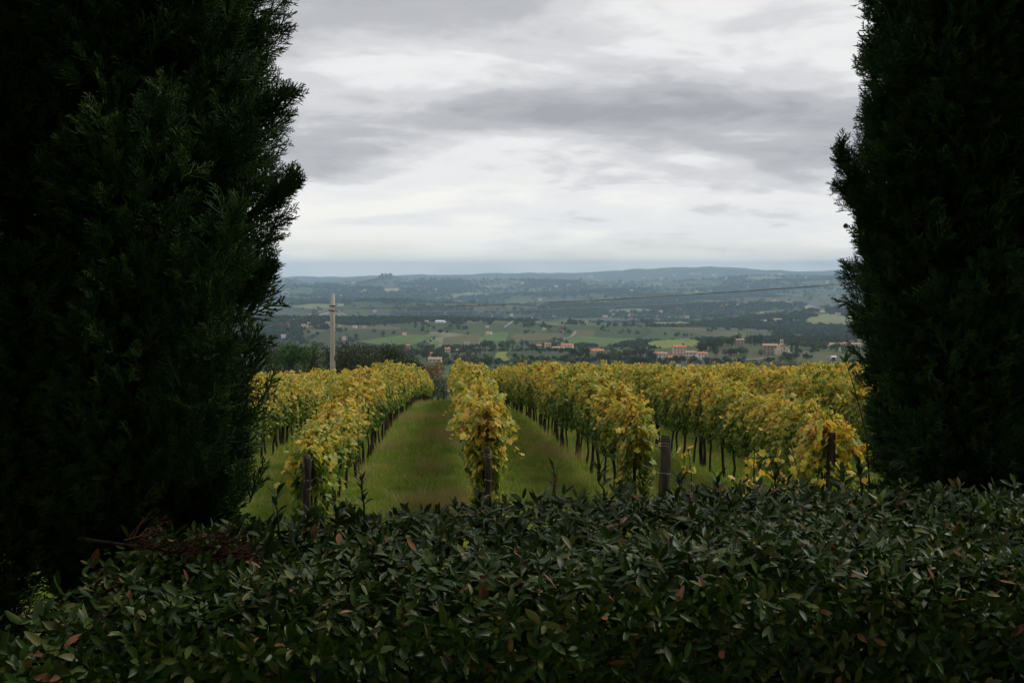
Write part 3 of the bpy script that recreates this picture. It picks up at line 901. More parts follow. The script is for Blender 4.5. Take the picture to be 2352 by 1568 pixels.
# wires: each row carries three, the near rows show theirs
for k in range(-2, 4):
    ya = {-1: 15.75, 0: 16.2, 1: 16.2, 2: 16.7}.get(k, 17.0)
    mb = MB()
    for hgt in (.86, 1.28, 1.56):
        hs = min(hgt, {1: 1.38, 0: 1.2, -1: 1.15, 2: 1.4}.get(k, 1.5))
        t = np.array([ya, ya + 2.6, ya + 8, ya + 16, ya + 28, ya + 44])
        xs = np.array([float(row_x(k, q)) for q in t]) + .05
        zs = H(xs, t) + np.array([hs, hgt, hgt, hgt, hgt, hgt])
        mb.tube(np.stack([xs, t, zs], -1), .003, 4, False)
    link('trellis_wire', mb.mesh('trellis_wire', [M['wire']], True), label='steel trellis wires strung along the %s' % row_words(k), cat='wire', group='trellis wires')
# hanging leaves over the near row ends
def hang(name, lab, k, y, low, top, seed, n, wide, length):
    me, can = vine_foliage(name, seed, n, .13, length=length, low=low, top=top, wide=wide, shoots=10)
    x = float(row_x(k, y))
    t = link('end_vine', None, loc=(x, y, float(H(x, y))), rot=(0, 0, row_ang), label=lab, cat='grapevine', group='vines hanging over the row ends')
    f = link('foliage', me, t); f['kind'] = 'stuff'
    link('canes', can, t, kind='stuff'); link('trunk', trunks[seed % 8], t)
hang('foliage', 'green vine hanging to the ground behind the left end post', -1, 16.35, .12, 1.30, 451, 700, .62, .8)
hang('foliage', 'vine tumbling down around the end post of the middle row', 0, 16.75, .25, 1.7, 452, 650, .6, .7)
hang('foliage', 'long curtain of yellow vine shoots left of the free standing end post', 1, 18.7, .12, 1.6, 453, 750, .62, .8)
hang('foliage', 'tangled orange vine end beside the right cypress and end post', 2, 16.9, .3, 1.6, 454, 900, .95, .9)
# plastic vine guard
x, y = 3.05, 14.2
gb = MB().tube([(0, 0, -.05), (0, 0, .25), (0, 0, .5)], [.05, .05, .047], 10)
link('vine_guard', gb.mesh('vine_guard', [M['blue']], True), loc=(x, y, float(H(x, y))), rot=(0, .06, 0), label='dark blue plastic vine guard tube behind the hedge', cat='vine guard')

# ------------------------------------------------------------------ grass between the rows
def tuft(seed, n, h, spread, w, mat, lean=.45):
    g = np.random.default_rng(seed)
    b = g.normal(size=(n, 2)) * spread
    d = g.normal(size=(n, 2)) * lean * h; hh = h * g.uniform(.5, 1.15, n)
    a = g.uniform(0, 6.28, n); wx_, wy_ = np.cos(a) * w, np.sin(a) * w
    V = np.zeros((n, 5, 3)); 
    V[:, 0] = np.stack([b[:, 0] - wx_, b[:, 1] - wy_, -.02 + 0 * hh], -1); V[:, 1] = np.stack([b[:, 0] + wx_, b[:, 1] + wy_, -.02 + 0 * hh], -1)
    m_ = np.stack([b[:, 0] + d[:, 0] * .35, b[:, 1] + d[:, 1] * .35, hh * .6], -1)
    V[:, 2] = m_ + np.stack([wx_, wy_, 0 * hh], -1) * .7; V[:, 3] = m_ - np.stack([wx_, wy_, 0 * hh], -1) * .7
    V[:, 4] = np.stack([b[:, 0] + d[:, 0], b[:, 1] + d[:, 1], hh], -1)
    o = (np.arange(n) * 5)[:, None]
    return rows_mesh('tuft', V.reshape(-1, 3), [np.array([[0, 1, 2, 3]]) + o, np.array([[3, 2, 4]]) + o], False, [mat])
gt = template_collection('tuft', [tuft(600 + i, 46, .09 + .03 * (i % 3), .10, .0055, M['grass']) for i in range(6)] + [tuft(620 + i, 34, .30 + .05 * i, .12, .004, M['straw'], .3) for i in range(3)] + [tuft(640 + i, 30, .22, .12, .005, M['grass'], .35) for i in range(2)])
gg = np.random.default_rng(31)
n_ = 112000
gy = np.exp(gg.uniform(math.log(5.6), math.log(75), n_)); gx = gg.uniform(-.48, .52, n_) * gy
sfr = (gx - ROW0 - RD * (gy - YEND)) / SPACE; lane = np.floor(sfr); fr_ = np.abs(sfr - np.round(sfr))
dry = fbm(gx * .35, gy * .35 * .6, 14, 3) + .07 * (lane == -1) - .16 * (lane >= 0) - .06 * (lane < -1)
rut_ = (np.abs(fr_ - .29) < .05)
dry = dry + .05 * (fr_ < .2) + .05 * rut_
kp = gg.uniform(size=n_) < np.where(fr_ < .14, .35, np.where(rut_, .45, 1.0)) * np.clip(.35 + 1.6 * fbm(gx * .9, gy * .5, 71, 3), .3, 1)
tall = (dry > .67) & (gg.uniform(size=n_) < np.clip((dry - .60) * 3.0, 0, .6))
idx = np.where(tall, gg.integers(6, 9, n_), np.where(gg.uniform(size=n_) < .06, gg.integers(9, 11, n_), gg.integers(0, 6, n_)))
scl = gg.uniform(.45, 1.35, n_) * np.clip(gy / 22, .9, 2.1)
scl = np.where(tall, np.minimum(scl, 1.25), scl)
gx, gy, idx, scl = gx[kp], gy[kp], idx[kp], scl[kp]
scatter('grass', scatter_group(gt), np.stack([gx, gy, H(gx, gy)], -1), np.stack([0 * gx, 0 * gx, gg.uniform(0, 6.28, len(gx))], -1), scl, idx, kind='stuff', label='green and straw coloured grass in the lanes between vine rows')
# fallen leaves
tv, tf = vine_leaf_template(False)
n_ = 5200
ly_ = np.exp(gg.uniform(math.log(8), math.log(48), n_)); lx_ = gg.uniform(-.4, .45, n_) * ly_
nn = np.stack([gg.normal(size=n_) * .3, gg.normal(size=n_) * .3, np.ones(n_)], -1); tt = np.stack([gg.normal(size=n_), gg.normal(size=n_), gg.normal(size=n_) * .2], -1)
fl = template_collection('fallen_leaf', [rows_mesh('fallen_leaf', tv, tf, False, [M['fallen']])])
scatter('fallen_leaves', scatter_group(fl), np.stack([lx_, ly_, H(lx_, ly_) + .05], -1), eulers(frames(tt, nn)), gg.uniform(.07, .13, n_), np.zeros(n_), kind='stuff', label='brown fallen vine leaves scattered on the grass lanes')

# ------------------------------------------------------------------ cypresses framing the view
def spray_mesh(name, seed, mat, length=1.0):
    """feathery cypress spray, local y along the spray"""
    g = np.random.default_rng(seed)
    mb = MB()
    def shoot(p, d, L, r, seg=2):
        q = np.linspace(0, 1, seg + 1)[:, None]
        bend = np.array([0, .0, .12 * L]) * q ** 2
        mb.tube(p + d * L * q + bend, r * np.linspace(1, .45, seg + 1), 3, False)
    main = np.array([0, 1.0, 0])
    shoot(np.zeros(3), main, length, .026, 4)
    for i, f in enumerate(np.linspace(.08, .95, 13)):
        sd_ = 1 if i % 2 else -1
        ang = g.uniform(.5, .9); roll = g.normal() * .6
        d = np.array([sd_ * math.sin(ang) * math.cos(roll), math.cos(ang), math.sin(ang) * math.sin(roll)])
        L = length * (.46 * (1 - f) + .13) * g.uniform(.8, 1.25)
        p = main * f * length
        shoot(p, d, L, .021)
        for j in range(4):
            ff = g.uniform(.2, .95); s2 = g.choice([-1, 1])
            d2 = unit(d + np.array([s2 * .4, .35, 0]) + g.normal(size=3) * .35)
            shoot(p + d * L * ff, d2, L * g.uniform(.28, .5), .018, 1)
    return mb.mesh(name, [mat], True)
spray_g = scatter_group(template_collection('spray', [spray_mesh('spray', 700 + i, M['cypress']) for i in range(7)]))
dry_g = scatter_group(template_collection('dry_spray', [spray_mesh('dry_spray', 720 + i, M['dry_cypress']) for i in range(3)]))

def ico(n=1):
    import bmesh
    b = bmesh.new(); bmesh.ops.create_icosphere(b, subdivisions=n, radius=1.0)
    b.verts.ensure_lookup_table()
    v = np.array([q.co[:] for q in b.verts]); f = np.array([[w.index for w in q.verts] for q in b.faces]); b.free()
    return v, f
ICOV, ICOF = ico(1)

def cypress(cx, cy, rad, height, seed, lab, prof, cones=(), spurs=()):
    """columnar cypress: upright plumes clothed with sprays around a trunk"""
    g = np.random.default_rng(seed)
    z0 = float(H(cx, cy))
    root = link('cypress_tree', None, loc=(cx, cy, z0), label=lab, cat='tree', group='dark cypresses framing the view')
    link('trunk', MB().tube([(0, 0, -.4), (.01, 0, .6), (0, .02, 2.5), (.02, 0, 5), (0, 0, height * .9)], [.13, .10, .08, .055, .012], 9).mesh('trunk', [M['bark']], True), root)
    env = lambda z: rad * np.interp(z, [p[0] for p in prof], [p[1] for p in prof])
    P_, D_, S_ = [], [], []
    core = MB()
    npl = int(230 * rad / .6)
    for i in range(npl):
        zb = g.uniform(.1, 4.2) if i < npl * .78 else g.uniform(4.0, height - .9)
        th = g.uniform(0, 6.283)
        e = min(env(zb + .1), env(zb + .45))
        L = g.uniform(.55, 1.15); pr = g.uniform(.085, .15)
        inner = g.uniform() < .25
        rr = max(.03, e - pr * g.uniform(.75, 1.15)) * (.62 if inner else 1.0)
        ax = unit(np.array([math.cos(th) * .16, math.sin(th) * .16, 1.0]) + g.normal(size=3) * .07)
        base = np.array([rr * math.cos(th), rr * math.sin(th), zb]) - ax * L * .15
        base[2] = max(base[2], .06)
        n = int(60 + 120 * L) if zb < 4.2 else 30
        t = g.uniform(0, 1, n)
        a = g.uniform(0, 6.283, n)
        pw = pr * np.sqrt(np.clip(np.sin(np.pi * np.clip(.12 + t * .86, 0, 1)), 0, 1)) * g.uniform(.55, 1.0, n)
        rad_d = np.stack([np.cos(a), np.sin(a), np.zeros(n)], -1)
        P_.append(base + ax * L * t[:, None] + rad_d * pw[:, None])
        D_.append(unit(ax * .75 + rad_d * .55 + np.array([math.cos(th), math.sin(th), 0]) * .22 + g.normal(size=(n, 3)) * .28))
        S_.append(g.uniform(.06, .125, n) * (1.0 if zb < 4.2 else 1.8))
    # inner twigs close the centre
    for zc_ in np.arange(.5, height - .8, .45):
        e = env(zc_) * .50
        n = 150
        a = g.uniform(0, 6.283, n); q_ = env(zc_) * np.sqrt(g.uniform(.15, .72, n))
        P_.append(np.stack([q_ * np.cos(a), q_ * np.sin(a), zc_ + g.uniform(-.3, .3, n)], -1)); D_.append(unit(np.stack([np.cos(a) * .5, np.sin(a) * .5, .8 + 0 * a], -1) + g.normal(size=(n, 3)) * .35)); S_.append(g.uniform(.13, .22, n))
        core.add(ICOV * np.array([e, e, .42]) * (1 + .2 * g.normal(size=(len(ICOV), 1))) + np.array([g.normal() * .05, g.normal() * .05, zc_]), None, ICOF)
    for (sx, sz, sl, dx, dz) in spurs:      # side branches that stick out of the outline
        n = 70
        t = g.uniform(0, 1, n) ** .8
        d0 = unit(np.array([dx, -.12, dz]))
        p0 = np.array([sx, -.1, sz])
        sp_ = g.normal(size=(n, 3)) * .045 * (1.05 - t)[:, None]
        P_.append(p0 + d0 * sl * t[:, None] + np.array([0, 0, .35 * sl]) * (t ** 2)[:, None] + sp_)
        D_.append(unit(d0 * .6 + np.array([0, 0, .7]) + g.normal(size=(n, 3)) * .4)); S_.append(g.uniform(.06, .11, n))
        link('side_branch', MB().tube([p0, p0 + d0 * sl * .5 + np.array([0, 0, .09 * sl]), p0 + d0 * sl + np.array([0, 0, .35 * sl])], [.012, .008, .004], 6).mesh('side_branch', [M['bark']], True), root)
    P_, D_, S_ = np.vstack(P_), np.vstack(D_), np.concatenate(S_)
    rot = eulers(frames(D_, unit(g.normal(size=P_.shape) + np.array([0, -.3, .3]))))
    f = scatter('crown', spray_g, P_, rot, S_, g.integers(0, 7, len(P_)), root); f['kind'] = 'stuff'
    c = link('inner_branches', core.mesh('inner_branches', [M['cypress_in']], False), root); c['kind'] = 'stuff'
    for (x, y, z, r) in cones:
        v, f_ = ico(2)
        v = v * (1 + .06 * np.sign(np.sin(v[:, :1] * 9) * np.sin(v[:, 1:2] * 9 + 1) * np.sin(v[:, 2:] * 9 + 2)))
        link('cone', rows_mesh('cone', v * r, f_, True, [M['cone']]), root, loc=(x, y, z))
    return root
PROF = [(0, .75), (.30, .85), (.70, .92), (1.1, .95), (1.8, .98), (2.6, 1.0), (4.5, .95), (6.0, .7), (7.6, .1)]
def place(px, t): return (px - CXP) / FPX * t, t
lx, ly = place(318, 4.55)
cypress(lx, ly, .53, 7.6, 801, 'broad dark cypress nearest the gap on the left', [(.1, .55), (.45, .58), (.62, .66), (.84, .86), (1.0, 1.05), (1.2, 1.14), (1.6, 1.02), (2.36, .96), (2.8, .93), (4.5, .95), (6.0, .7), (7.6, .1)],
        cones=[(.18, -.53, 1.86, .012)],
        spurs=[(.46, 1.92, .21, .9, .25), (.47, 2.26, .18, .9, .35), (.43, 1.58, .14, .9, .5)])
lx2, ly2 = place(-215, 4.2)
cypress(lx2, ly2, .50, 7.4, 802, 'very dark cypress cut by the left edge of the view', PROF)
rx_, ry_ = place(2198, 5.4)
cypress(rx_, ry_, .40, 7.2, 803, 'slender dark cypress at the right side of the gap', [(0, .12), (.30, .24), (.50, .50), (.66, .74), (.85, .82), (1.3, .84), (2.0, .95), (2.6, .98), (4.5, .98), (6.0, .7), (7.2, .1)],
        cones=[(-.58, -.1, 2.20, .012)], spurs=[(-.32, 2.14, .40, -.85, .75), (-.34, 2.24, .32, -.95, .45), (-.33, 2.10, .33, -1, .55), (-.36, 2.52, .18, -.7, .9)])
rx2, ry2 = place(2590, 5.8)
cypress(rx2, ry2, .55, 7.4, 804, 'dark cypress cut by the right edge of the view', PROF)
# cypress shoots at the foot of the right tree and the dead brown branch on the hedge
def dead_branch():
    b = at_depth(400, 1275, 3.75)
    root = link('dead_branch', None, loc=tuple(b), rot=(0, 0, -.10), label='dead reddish brown cypress branch lying over the left of the hedge', cat='branch')
    g = np.random.default_rng(9)
    n = 34
    t = g.uniform(-.16, .22, n)
    P_ = np.stack([t, g.normal(size=n) * .05, .02 + g.normal(size=n) * .022 - .10 * t], -1)
    D_ = unit(np.stack([.9 + 0 * t, g.normal(size=n) * .4, g.normal(size=n) * .22 - .05], -1))
    f = scatter('dry_twigs', dry_g, P_, eulers(frames(D_, unit(np.stack([g.normal(size=n) * .3, g.normal(size=n) * .3, 1 + 0 * t], -1)))), g.uniform(.06, .13, n), g.integers(0, 3, n), root); f['kind'] = 'stuff'
    link('stem', MB().tube([(-.34, 0, .05), (0, .01, .01), (.28, 0, -.03)], [.006, .005, .003], 6).mesh('stem', [M['vine_bark']], True), root)
dead_branch()

# ------------------------------------------------------------------ laurel hedge
def laurel_leaf(seed):
    g = np.random.default_rng(seed)
    ts = [0, .12, .32, .55, .78, 1.0]; ws = [.02, .115, .185, .20, .135, .0]
    curl = g.uniform(-.32, .12); fold = g.uniform(.10, .45); tw = g.uniform(-.4, .4); wf = g.uniform(.72, 1.15); bend = g.uniform(-.12, .12)
    V, F, T = [], [], []
    for t, w in zip(ts, ws):
        zc_ = curl * t * t; a = tw * t
        for s_ in (-1, 0, 1):
            ww = w * wf * (1 + g.normal() * .09)
            V.append((s_ * ww * math.cos(a) + bend * t * t, t, zc_ + (fold * ww if s_ else 0) + s_ * ww * math.sin(a) + g.normal() * .006))
    for i in range(5):
        for j in range(2):
            F.append((i * 3 + j, i * 3 + j + 1, i * 3 + j + 4, i * 3 + j + 3))
    return np.array(V), np.array(F)
leaf_shapes = [laurel_leaf(740 + i) for i in range(16)]
leaf_me = [rows_mesh('laurel_leaf', v, f, True, [M['hedge']]) for v, f in leaf_shapes]
young_me = [rows_mesh('young_leaf', v, f, True, [M['young']]) for v, f in leaf_shapes[:4]]
leaf_g = scatter_group(template_collection('laurel_leaf', leaf_me))

def hedge_front(x):      # y of the front face along the hedge
    return np.interp(x, [-2.6, -1.6, -.6, .6, 1.7, 2.8], [2.55, 2.75, 3.05, 3.25, 3.45, 3.6])
def hedge_back(x):
    return np.interp(x, [-2.6, -1.6, -.6, .6, 1.7, 2.8], [4.0, 4.15, 4.40, 4.75, 4.85, 5.0])
def hedge_top(x, y):
    b = np.interp(x, [-2.6, -1.9, -1.4, -1.0, 0, 1.0, 2.0, 2.8], [.56, .64, .72, .75, .765, .785, .755, .73])
    f = (y - hedge_front(x)) / (hedge_back(x) - hedge_front(x))
    edge = -.10 * np.clip(1 - f / .16, 0, 1) ** 2 - .12 * np.clip(1 - (1 - f) / .12, 0, 1) ** 2
    return b + edge + .06 * (fbm(x * 2.6 + 4, y * 2.6, 41, 3) - .5) * 2 - .03 * f
gh = np.random.default_rng(88)
root = link('laurel_hedge', None, loc=(0, 3.8, 0), label='clipped evergreen laurel hedge across the bottom with browned leaf tips', cat='hedge')
pos, nrm, tip, size = [], [], [], []
sflag = []
def sprigs(b, ax, k, lo, hi):
    """rosettes of leaves set round the tips of twigs"""
    n = len(b); ax = unit(ax)
    ref = unit(np.cross(ax, gh.normal(size=(n, 3)))); ref2 = np.cross(ax, ref)
    for q in range(k):
        a = q * 2.4 + gh.normal(size=n) * .25
        rd = ref * np.cos(a)[:, None] + ref2 * np.sin(a)[:, None]
        up_ = (.25 + .9 * q / k + gh.normal(size=n) * .18)[:, None]
        pos.append(b + ax * (-.035 + .045 * q / k) + rd * .004)
        tip.append(rd + ax * up_ + gh.normal(size=(n, 3)) * .12); nrm.append(ax - rd * up_ * .9 + gh.normal(size=(n, 3)) * .18)
        size.append(gh.uniform(lo, hi, n) * (1.05 - .30 * q / k)); sflag.append(np.ones(n, bool))
# top surface: rosettes and loose leaves
n = 1900
x = gh.uniform(-1.6, 3.9, n); f = gh.uniform(-.02, 1.02, n); y = hedge_front(x) + f * (hedge_back(x) - hedge_front(x))
sprigs(np.stack([x, y, hedge_top(x, y) + gh.normal(size=n) * .022], -1), np.stack([gh.normal(size=n) * .38, -.18 + gh.normal(size=n) * .38, np.ones(n)], -1), 6, .036, .070)
n = 5500
x = gh.uniform(-1.6, 3.9, n); f = gh.uniform(-.02, 1.02, n)
y = hedge_front(x) + f * (hedge_back(x) - hedge_front(x))
dep = gh.exponential(.07, n)
pos.append(np.stack([x, y, hedge_top(x, y) - dep], -1)); sflag.append(dep < .01)
nrm.append(np.stack([gh.normal(size=n) * .75, -.2 + gh.normal(size=n) * .75, .85 + gh.normal(size=n) * .3], -1))
tip.append(np.stack([gh.normal(size=n), -.15 + gh.normal(size=n), .35 + gh.normal(size=n) * .5], -1)); size.append(gh.uniform(.030, .066, n))
# front face
def face_y(x, z, dep):
    return hedge_front(x) + dep + .07 * (fbm(x * 3, z * 3, 47, 3) - .5) * 2 - .05 * np.sin(np.clip(z / .8, 0, 1) * np.pi)
n = 1150
x = gh.uniform(-1.6, 3.9, n); z = gh.uniform(.1, .76, n); y = face_y(x, z, gh.normal(size=n) * .018)
sprigs(np.stack([x, y, np.minimum(z, hedge_top(x, y))], -1), np.stack([gh.normal(size=n) * .4, -1 + 0 * x, .45 + gh.normal(size=n) * .4], -1), 6, .038, .072)
n = 4500
x = gh.uniform(-1.6, 3.9, n); dep = gh.exponential(.08, n)
z = gh.uniform(.05, .80, n)
y = face_y(x, z, dep)
z = np.minimum(z, hedge_top(x, y) - .0)
pos.append(np.stack([x, y, z], -1)); sflag.append(dep < .01)
nrm.append(np.stack([gh.normal(size=n) * .5, -1 + gh.normal(size=n) * .35, .45 + gh.normal(size=n) * .5], -1))
tip.append(np.stack([gh.normal(size=n) * .8, -.5 + gh.normal(size=n) * .4, -.45 + gh.normal(size=n) * .7], -1)); size.append(gh.uniform(.032, .068, n))
# inside, so that no hole runs straight through
n = 21000
x = gh.uniform(-1.6, 3.9, n); f = gh.uniform(.08, .95, n); y = hedge_front(x) + f * (hedge_back(x) - hedge_front(x)); z = gh.uniform(.05, .7, n)
pos.append(np.stack([x, y, z], -1)); nrm.append(gh.normal(size=(n, 3))); tip.append(gh.normal(size=(n, 3))); size.append(gh.uniform(.06, .095, n))
# back face
n = 2000
x = gh.uniform(-1.6, 3.9, n); z = gh.uniform(.0, .75, n); y = hedge_back(x) - gh.exponential(.04, n)
pos.append(np.stack([x, y, np.minimum(z, hedge_top(x, y))], -1)); nrm.append(np.stack([gh.normal(size=n) * .5, 1 + gh.normal(size=n) * .3, .4 + gh.normal(size=n) * .5], -1)); tip.append(gh.normal(size=(n, 3))); size.append(gh.uniform(.05, .09, n))
pos, nrm, tip, size = np.vstack(pos), unit(np.vstack(nrm)), np.vstack(tip), np.concatenate(size)
surf = np.concatenate(sflag); surf = np.concatenate([surf, np.zeros(len(pos) - len(surf), bool)])
keep_ = pos[:, 0] > -1.36 + .10 * np.sin(pos[:, 2] * 9) + gh.normal(size=len(pos)) * .06     # the hedge ends at the left cypresses
pos, nrm, tip, size, surf = pos[keep_], nrm[keep_], tip[keep_], size[keep_], surf[keep_]
tip = unit(tip - nrm * np.sum(tip * nrm, -1, keepdims=True) * .85)
rot = eulers(frames(tip, nrm))
idx = gh.integers(0, 16, len(pos))
# the leaves that show largest are leaves of their own
face = np.abs(np.sum(nrm * unit(pos - np.array([0, 0, EYE])), -1))
shown = size * (.35 + face) / np.linalg.norm(pos - np.array([0, 0, EYE]), axis=1)
d_c = np.stack([pos[:, 0] / (pos[:, 1] * math.cos(PITCH) - (pos[:, 2] - EYE) * math.sin(PITCH)), (pos[:, 2] - EYE + 0) / pos[:, 1]], -1)
inview = (np.abs(d_c[:, 0]) < .45) & (d_c[:, 1] > -.365)
score = np.where(inview & surf, shown, 0)
big = np.argsort(-score)[:300]
rel = pos - np.array([0, 3.8, 0])
for i in big:
    o = link('leaf', leaf_me[idx[i]], root, loc=tuple(rel[i]), rot=tuple(rot[i]))
    o.scale = (size[i],) * 3
mask = np.ones(len(pos), bool); mask[big] = False
o = scatter('foliage', leaf_g, rel[mask], rot[mask], size[mask], idx[mask], root); o['kind'] = 'stuff'
mb = MB()
for i in range(90):
    x0 = gh.uniform(-1.3, 3.8); f0 = gh.uniform(.25, .8); y0 = hedge_front(x0) + f0 * (hedge_back(x0) - hedge_front(x0)) - 3.8
    a = gh.normal(size=2) * .13
    mb.tube([(x0, y0, -.1), (x0 + a[0] * .4, y0 + a[1] * .4, .28), (x0 + a[0], y0 + a[1], .62)], [.011, .008, .004], 5, False)
o = link('branches', mb.mesh('branches', [M['bark']], True), root); o['kind'] = 'stuff'
# shoots that rise above the clipped top
def shoot(px, py_base, t, h, n, seed, lean=(0, 0), young=False, big=1.0, parent=root):
    g = np.random.default_rng(seed)
    b = at_depth(px, py_base, t)
    s = link('shoot', None, parent, loc=(b[0], b[1] - 3.8, b[2]))
    q = np.linspace(0, 1, 5)
    path = np.stack([lean[0] * q ** 1.3 + g.normal(size=5) * .004, lean[1] * q, h * q], -1); path[0, 2] = -.12
    link('stem', MB().tube(path, np.linspace(.0048, .002, 5), 5).mesh('stem', [M['bark']], True), s)
    for i in range(n):
        f = .25 + .75 * (i + 1) / n
        p = np.array([np.interp(f, q, path[:, j]) for j in range(3)])
        a = i * 2.4 + g.normal() * .3
        up = .75 + .9 * f
        tdir = np.array([[math.cos(a), math.sin(a), up]]); nd = np.array([[-math.cos(a) * up, -math.sin(a) * up, 1.0]])
        e = eulers(frames(unit(tdir), unit(nd)))[0]
        o = link('leaf', (young_me[i % 4] if young else leaf_me[i % 9]), s, loc=tuple(p), rot=tuple(e))
        o.scale = (g.uniform(.045, .07) * big,) * 3
shoot(835, 1190, 4.25, .16, 13, 1, (-.005, 0), big=.72)
shoot(641, 1205, 4.15, .115, 6, 2, (-.01, 0))
shoot(1268, 1160, 4.5, .16, 8, 4, (.01, 0), big=.8)
shoot(1385, 1140, 4.6, .12, 9, 6, (-.02, 0))
shoot(1650, 1130, 4.7, .06, 6, 7)
shoot(2262, 1210, 4.3, .075, 7, 8, (.015, 0), young=True)
shoot(2132, 1180, 4.4, .07, 6, 9, (.02, 0))
shoot(2228, 1190, 4.2, .05, 5, 10, (.02, 0))
shoot(2022, 1180, 4.3, .05, 4, 11, young=True)
shoot(1100, 1165, 4.5, .05, 5, 12)
shoot(1930, 1120, 4.75, .07, 7, 13)
shoot(1980, 1120, 4.75, .10, 8, 14, (-.01, 0))
shoot(700, 1210, 4.2, .05, 5, 15, (.02, 0))
shoot(770, 1195, 4.2, .04, 5, 16)
shoot(560, 1235, 4.0, .05, 6, 17, (-.02, 0))
shoot(1560, 1130, 4.7, .05, 6, 18)
shoot(1780, 1125, 4.75, .07, 6, 19)
# a tall thin sapling stem with pale leaves before the right cypress
b = at_depth(2000, 1140, 4.9)
sap = link('laurel_sapling', None, loc=tuple(b), label='thin laurel sapling with pale young leaves against the right cypress', cat='plant')
pts_ = np.array([at_depth(2000, 1160, 4.9), at_depth(1990, 1000, 4.9), at_depth(1965, 900, 4.9), at_depth(1942, 828, 4.9)]) - b
link('stem', MB().tube(pts_, [.004, .003, .0025, .0015], 6).mesh('stem', [M['bark']], True), sap)
for i, (f, sgn, yg) in enumerate([(.97, -1, 1), (1.0, 1, 1), (.985, 0, 1), (.9, 1, 1), (.62, -1, 0)]):
    p = np.array([np.interp(f, np.linspace(0, 1, 4), pts_[:, j]) for j in range(3)])
    e = eulers(frames(unit(np.array([[sgn * .7 - .1, -.25, .9]])), unit(np.array([[-sgn * .5, -.9, .35]]))))[0]
    o = link('leaf', (young_me if yg else leaf_me)[i % 4], sap, loc=tuple(p), rot=tuple(e)); o.scale = (.05,) * 3

# ------------------------------------------------------------------ brambles behind the hedge on the right
def bramble(px, py, t, w, h, n, seed, lab, tone0):
    b = at_depth(px, py, t); g = np.random.default_rng(seed)
    z0 = float(H(b[0], b[1]))
    root = link('bramble_bush', None, loc=(b[0], b[1], z0), label=lab, cat='bush', group='brambles behind the hedge')
    mb = MB(); P_, T_ = [], []
    top = b[2] - z0 + h
    for i in range(20):
        a = g.normal() * w * .5; q = np.linspace(0, 1, 7); e = g.normal() * w * .5; hh = top * g.uniform(.62, 1.0)
        path = np.stack([a * .6 + e * q ** 1.5, g.normal() * .25 * q, hh * np.sin(q * g.uniform(1.3, 2.3)) ], -1)
        mb.tube(path, np.linspace(.006, .002, 7), 5, False)
        k = n // 20
        f = g.uniform(.3, 1, k)
        P_.append(np.stack([np.interp(f, q, path[:, j]) for j in range(3)], -1) + g.normal(size=(k, 3)) * .04)
    P_ = np.vstack(P_); n_ = len(P_)
    tv, tf = vine_leaf_template(True)
    V, F = bake(tv, tf, P_, frames(g.normal(size=(n_, 3)) + np.array([0, -.2, -.5]), g.normal(size=(n_, 3)) + np.array([0, -.4, .7])), g.uniform(.035, .08, n_))
    link('canes', mb.mesh('canes', [M['vine_bark']], True), root, kind='stuff')
    link('foliage', rows_mesh('foliage', V, F, False, [M['vine']], attrs={'tone': np.repeat(np.clip(tone0 + g.normal(size=n_) * .2, 0, 1), len(tv))}), root, kind='stuff')
bramble(1790, 1080, 8.5, .75, .22, 330, 61, 'bramble with orange and brown leaves behind the hedge near the right cypress', .60)
bramble(1930, 1110, 7.5, .5, .18, 240, 62, 'low yellow leaved bramble close to the foot of the right cypress', .52)
bramble(1660, 1120, 9.0, .5, .08, 120, 63, 'sparse green bramble behind the hedge right of the free standing post', .30)

# ------------------------------------------------------------------ concrete pole and its cables
pb = at_depth(764, 860, 75.0); pz = float(H(pb[0], pb[1]))
top_z = at_depth(762, 675, 75.0)[2]
hp = top_z - pz
pole = link('utility_pole', None, loc=(pb[0], pb[1], pz), rot=(0, .008, 0), label='tall pale concrete utility pole rising behind the vines on the left', cat='utility pole')
link('shaft', MB().tube([(0, 0, -.6), (0, 0, hp * .33), (0, 0, hp * .66), (0, 0, hp - .02), (0, 0, hp)], [.205, .185, .165, .142, .125], 14).mesh('shaft', [M['concrete']], True), pole)
PPM = FPX / 75.0
def pole_z(py): return at_depth(762, py, 75.0)[2] - pz
for py in (702, 713):
    a = np.linspace(0, 2 * np.pi, 17)
    mb = MB().tube(np.stack([np.cos(a) * .17, np.sin(a) * .17, a * 0 + pole_z(py)], -1), .045, 5, False)
    mb.tube([(-.26, -.02, pole_z(py)), (0, -.17, pole_z(py)), (.26, -.02, pole_z(py))], .03, 5)
    link('bracket', mb.mesh('bracket', [M['iron']], True), pole)
mb = MB().box((.17, -.06, pole_z(822)), (.10, .14, .34)); link('switch_box', mb.mesh('switch_box', [M['iron']]), pole)
link('earth_wire', MB().tube([(.17, -.10, pole_z(760)), (.185, -.10, pole_z(830)), (.20, -.10, .2)], .012, 5).mesh('earth_wire', [M['iron']], True), pole)
def cable(name, p0, p1, sag, r, lab, cat, wob=0.0, mat='cable', seed=1):
    t = np.linspace(0, 1, 90); g = np.random.default_rng(seed)
    P_ = p0[None] * (1 - t)[:, None] + p1[None] * t[:, None]
    P_[:, 2] -= sag * 4 * t * (1 - t)
    if wob:
        w = np.convolve(g.normal(size=120), np.hanning(9) / 4.5, 'same')[:90] * wob
        P_[:, 2] += w * np.minimum(1, 8 * t * (1 - t))
    link(name, MB().tube(P_, r, 6, False).mesh(name, [M[mat]], True), label=lab, cat=cat)
SAG = .45
A = np.array([pb[0] + .1, pb[1] - .12, pz + pole_z(708)])
B = at_depth(2620, 592, 45.0)
cable('power_cable', A, B, SAG, .028, 'thick twisted overhead cable running from the pole to the right', 'cable', .03)
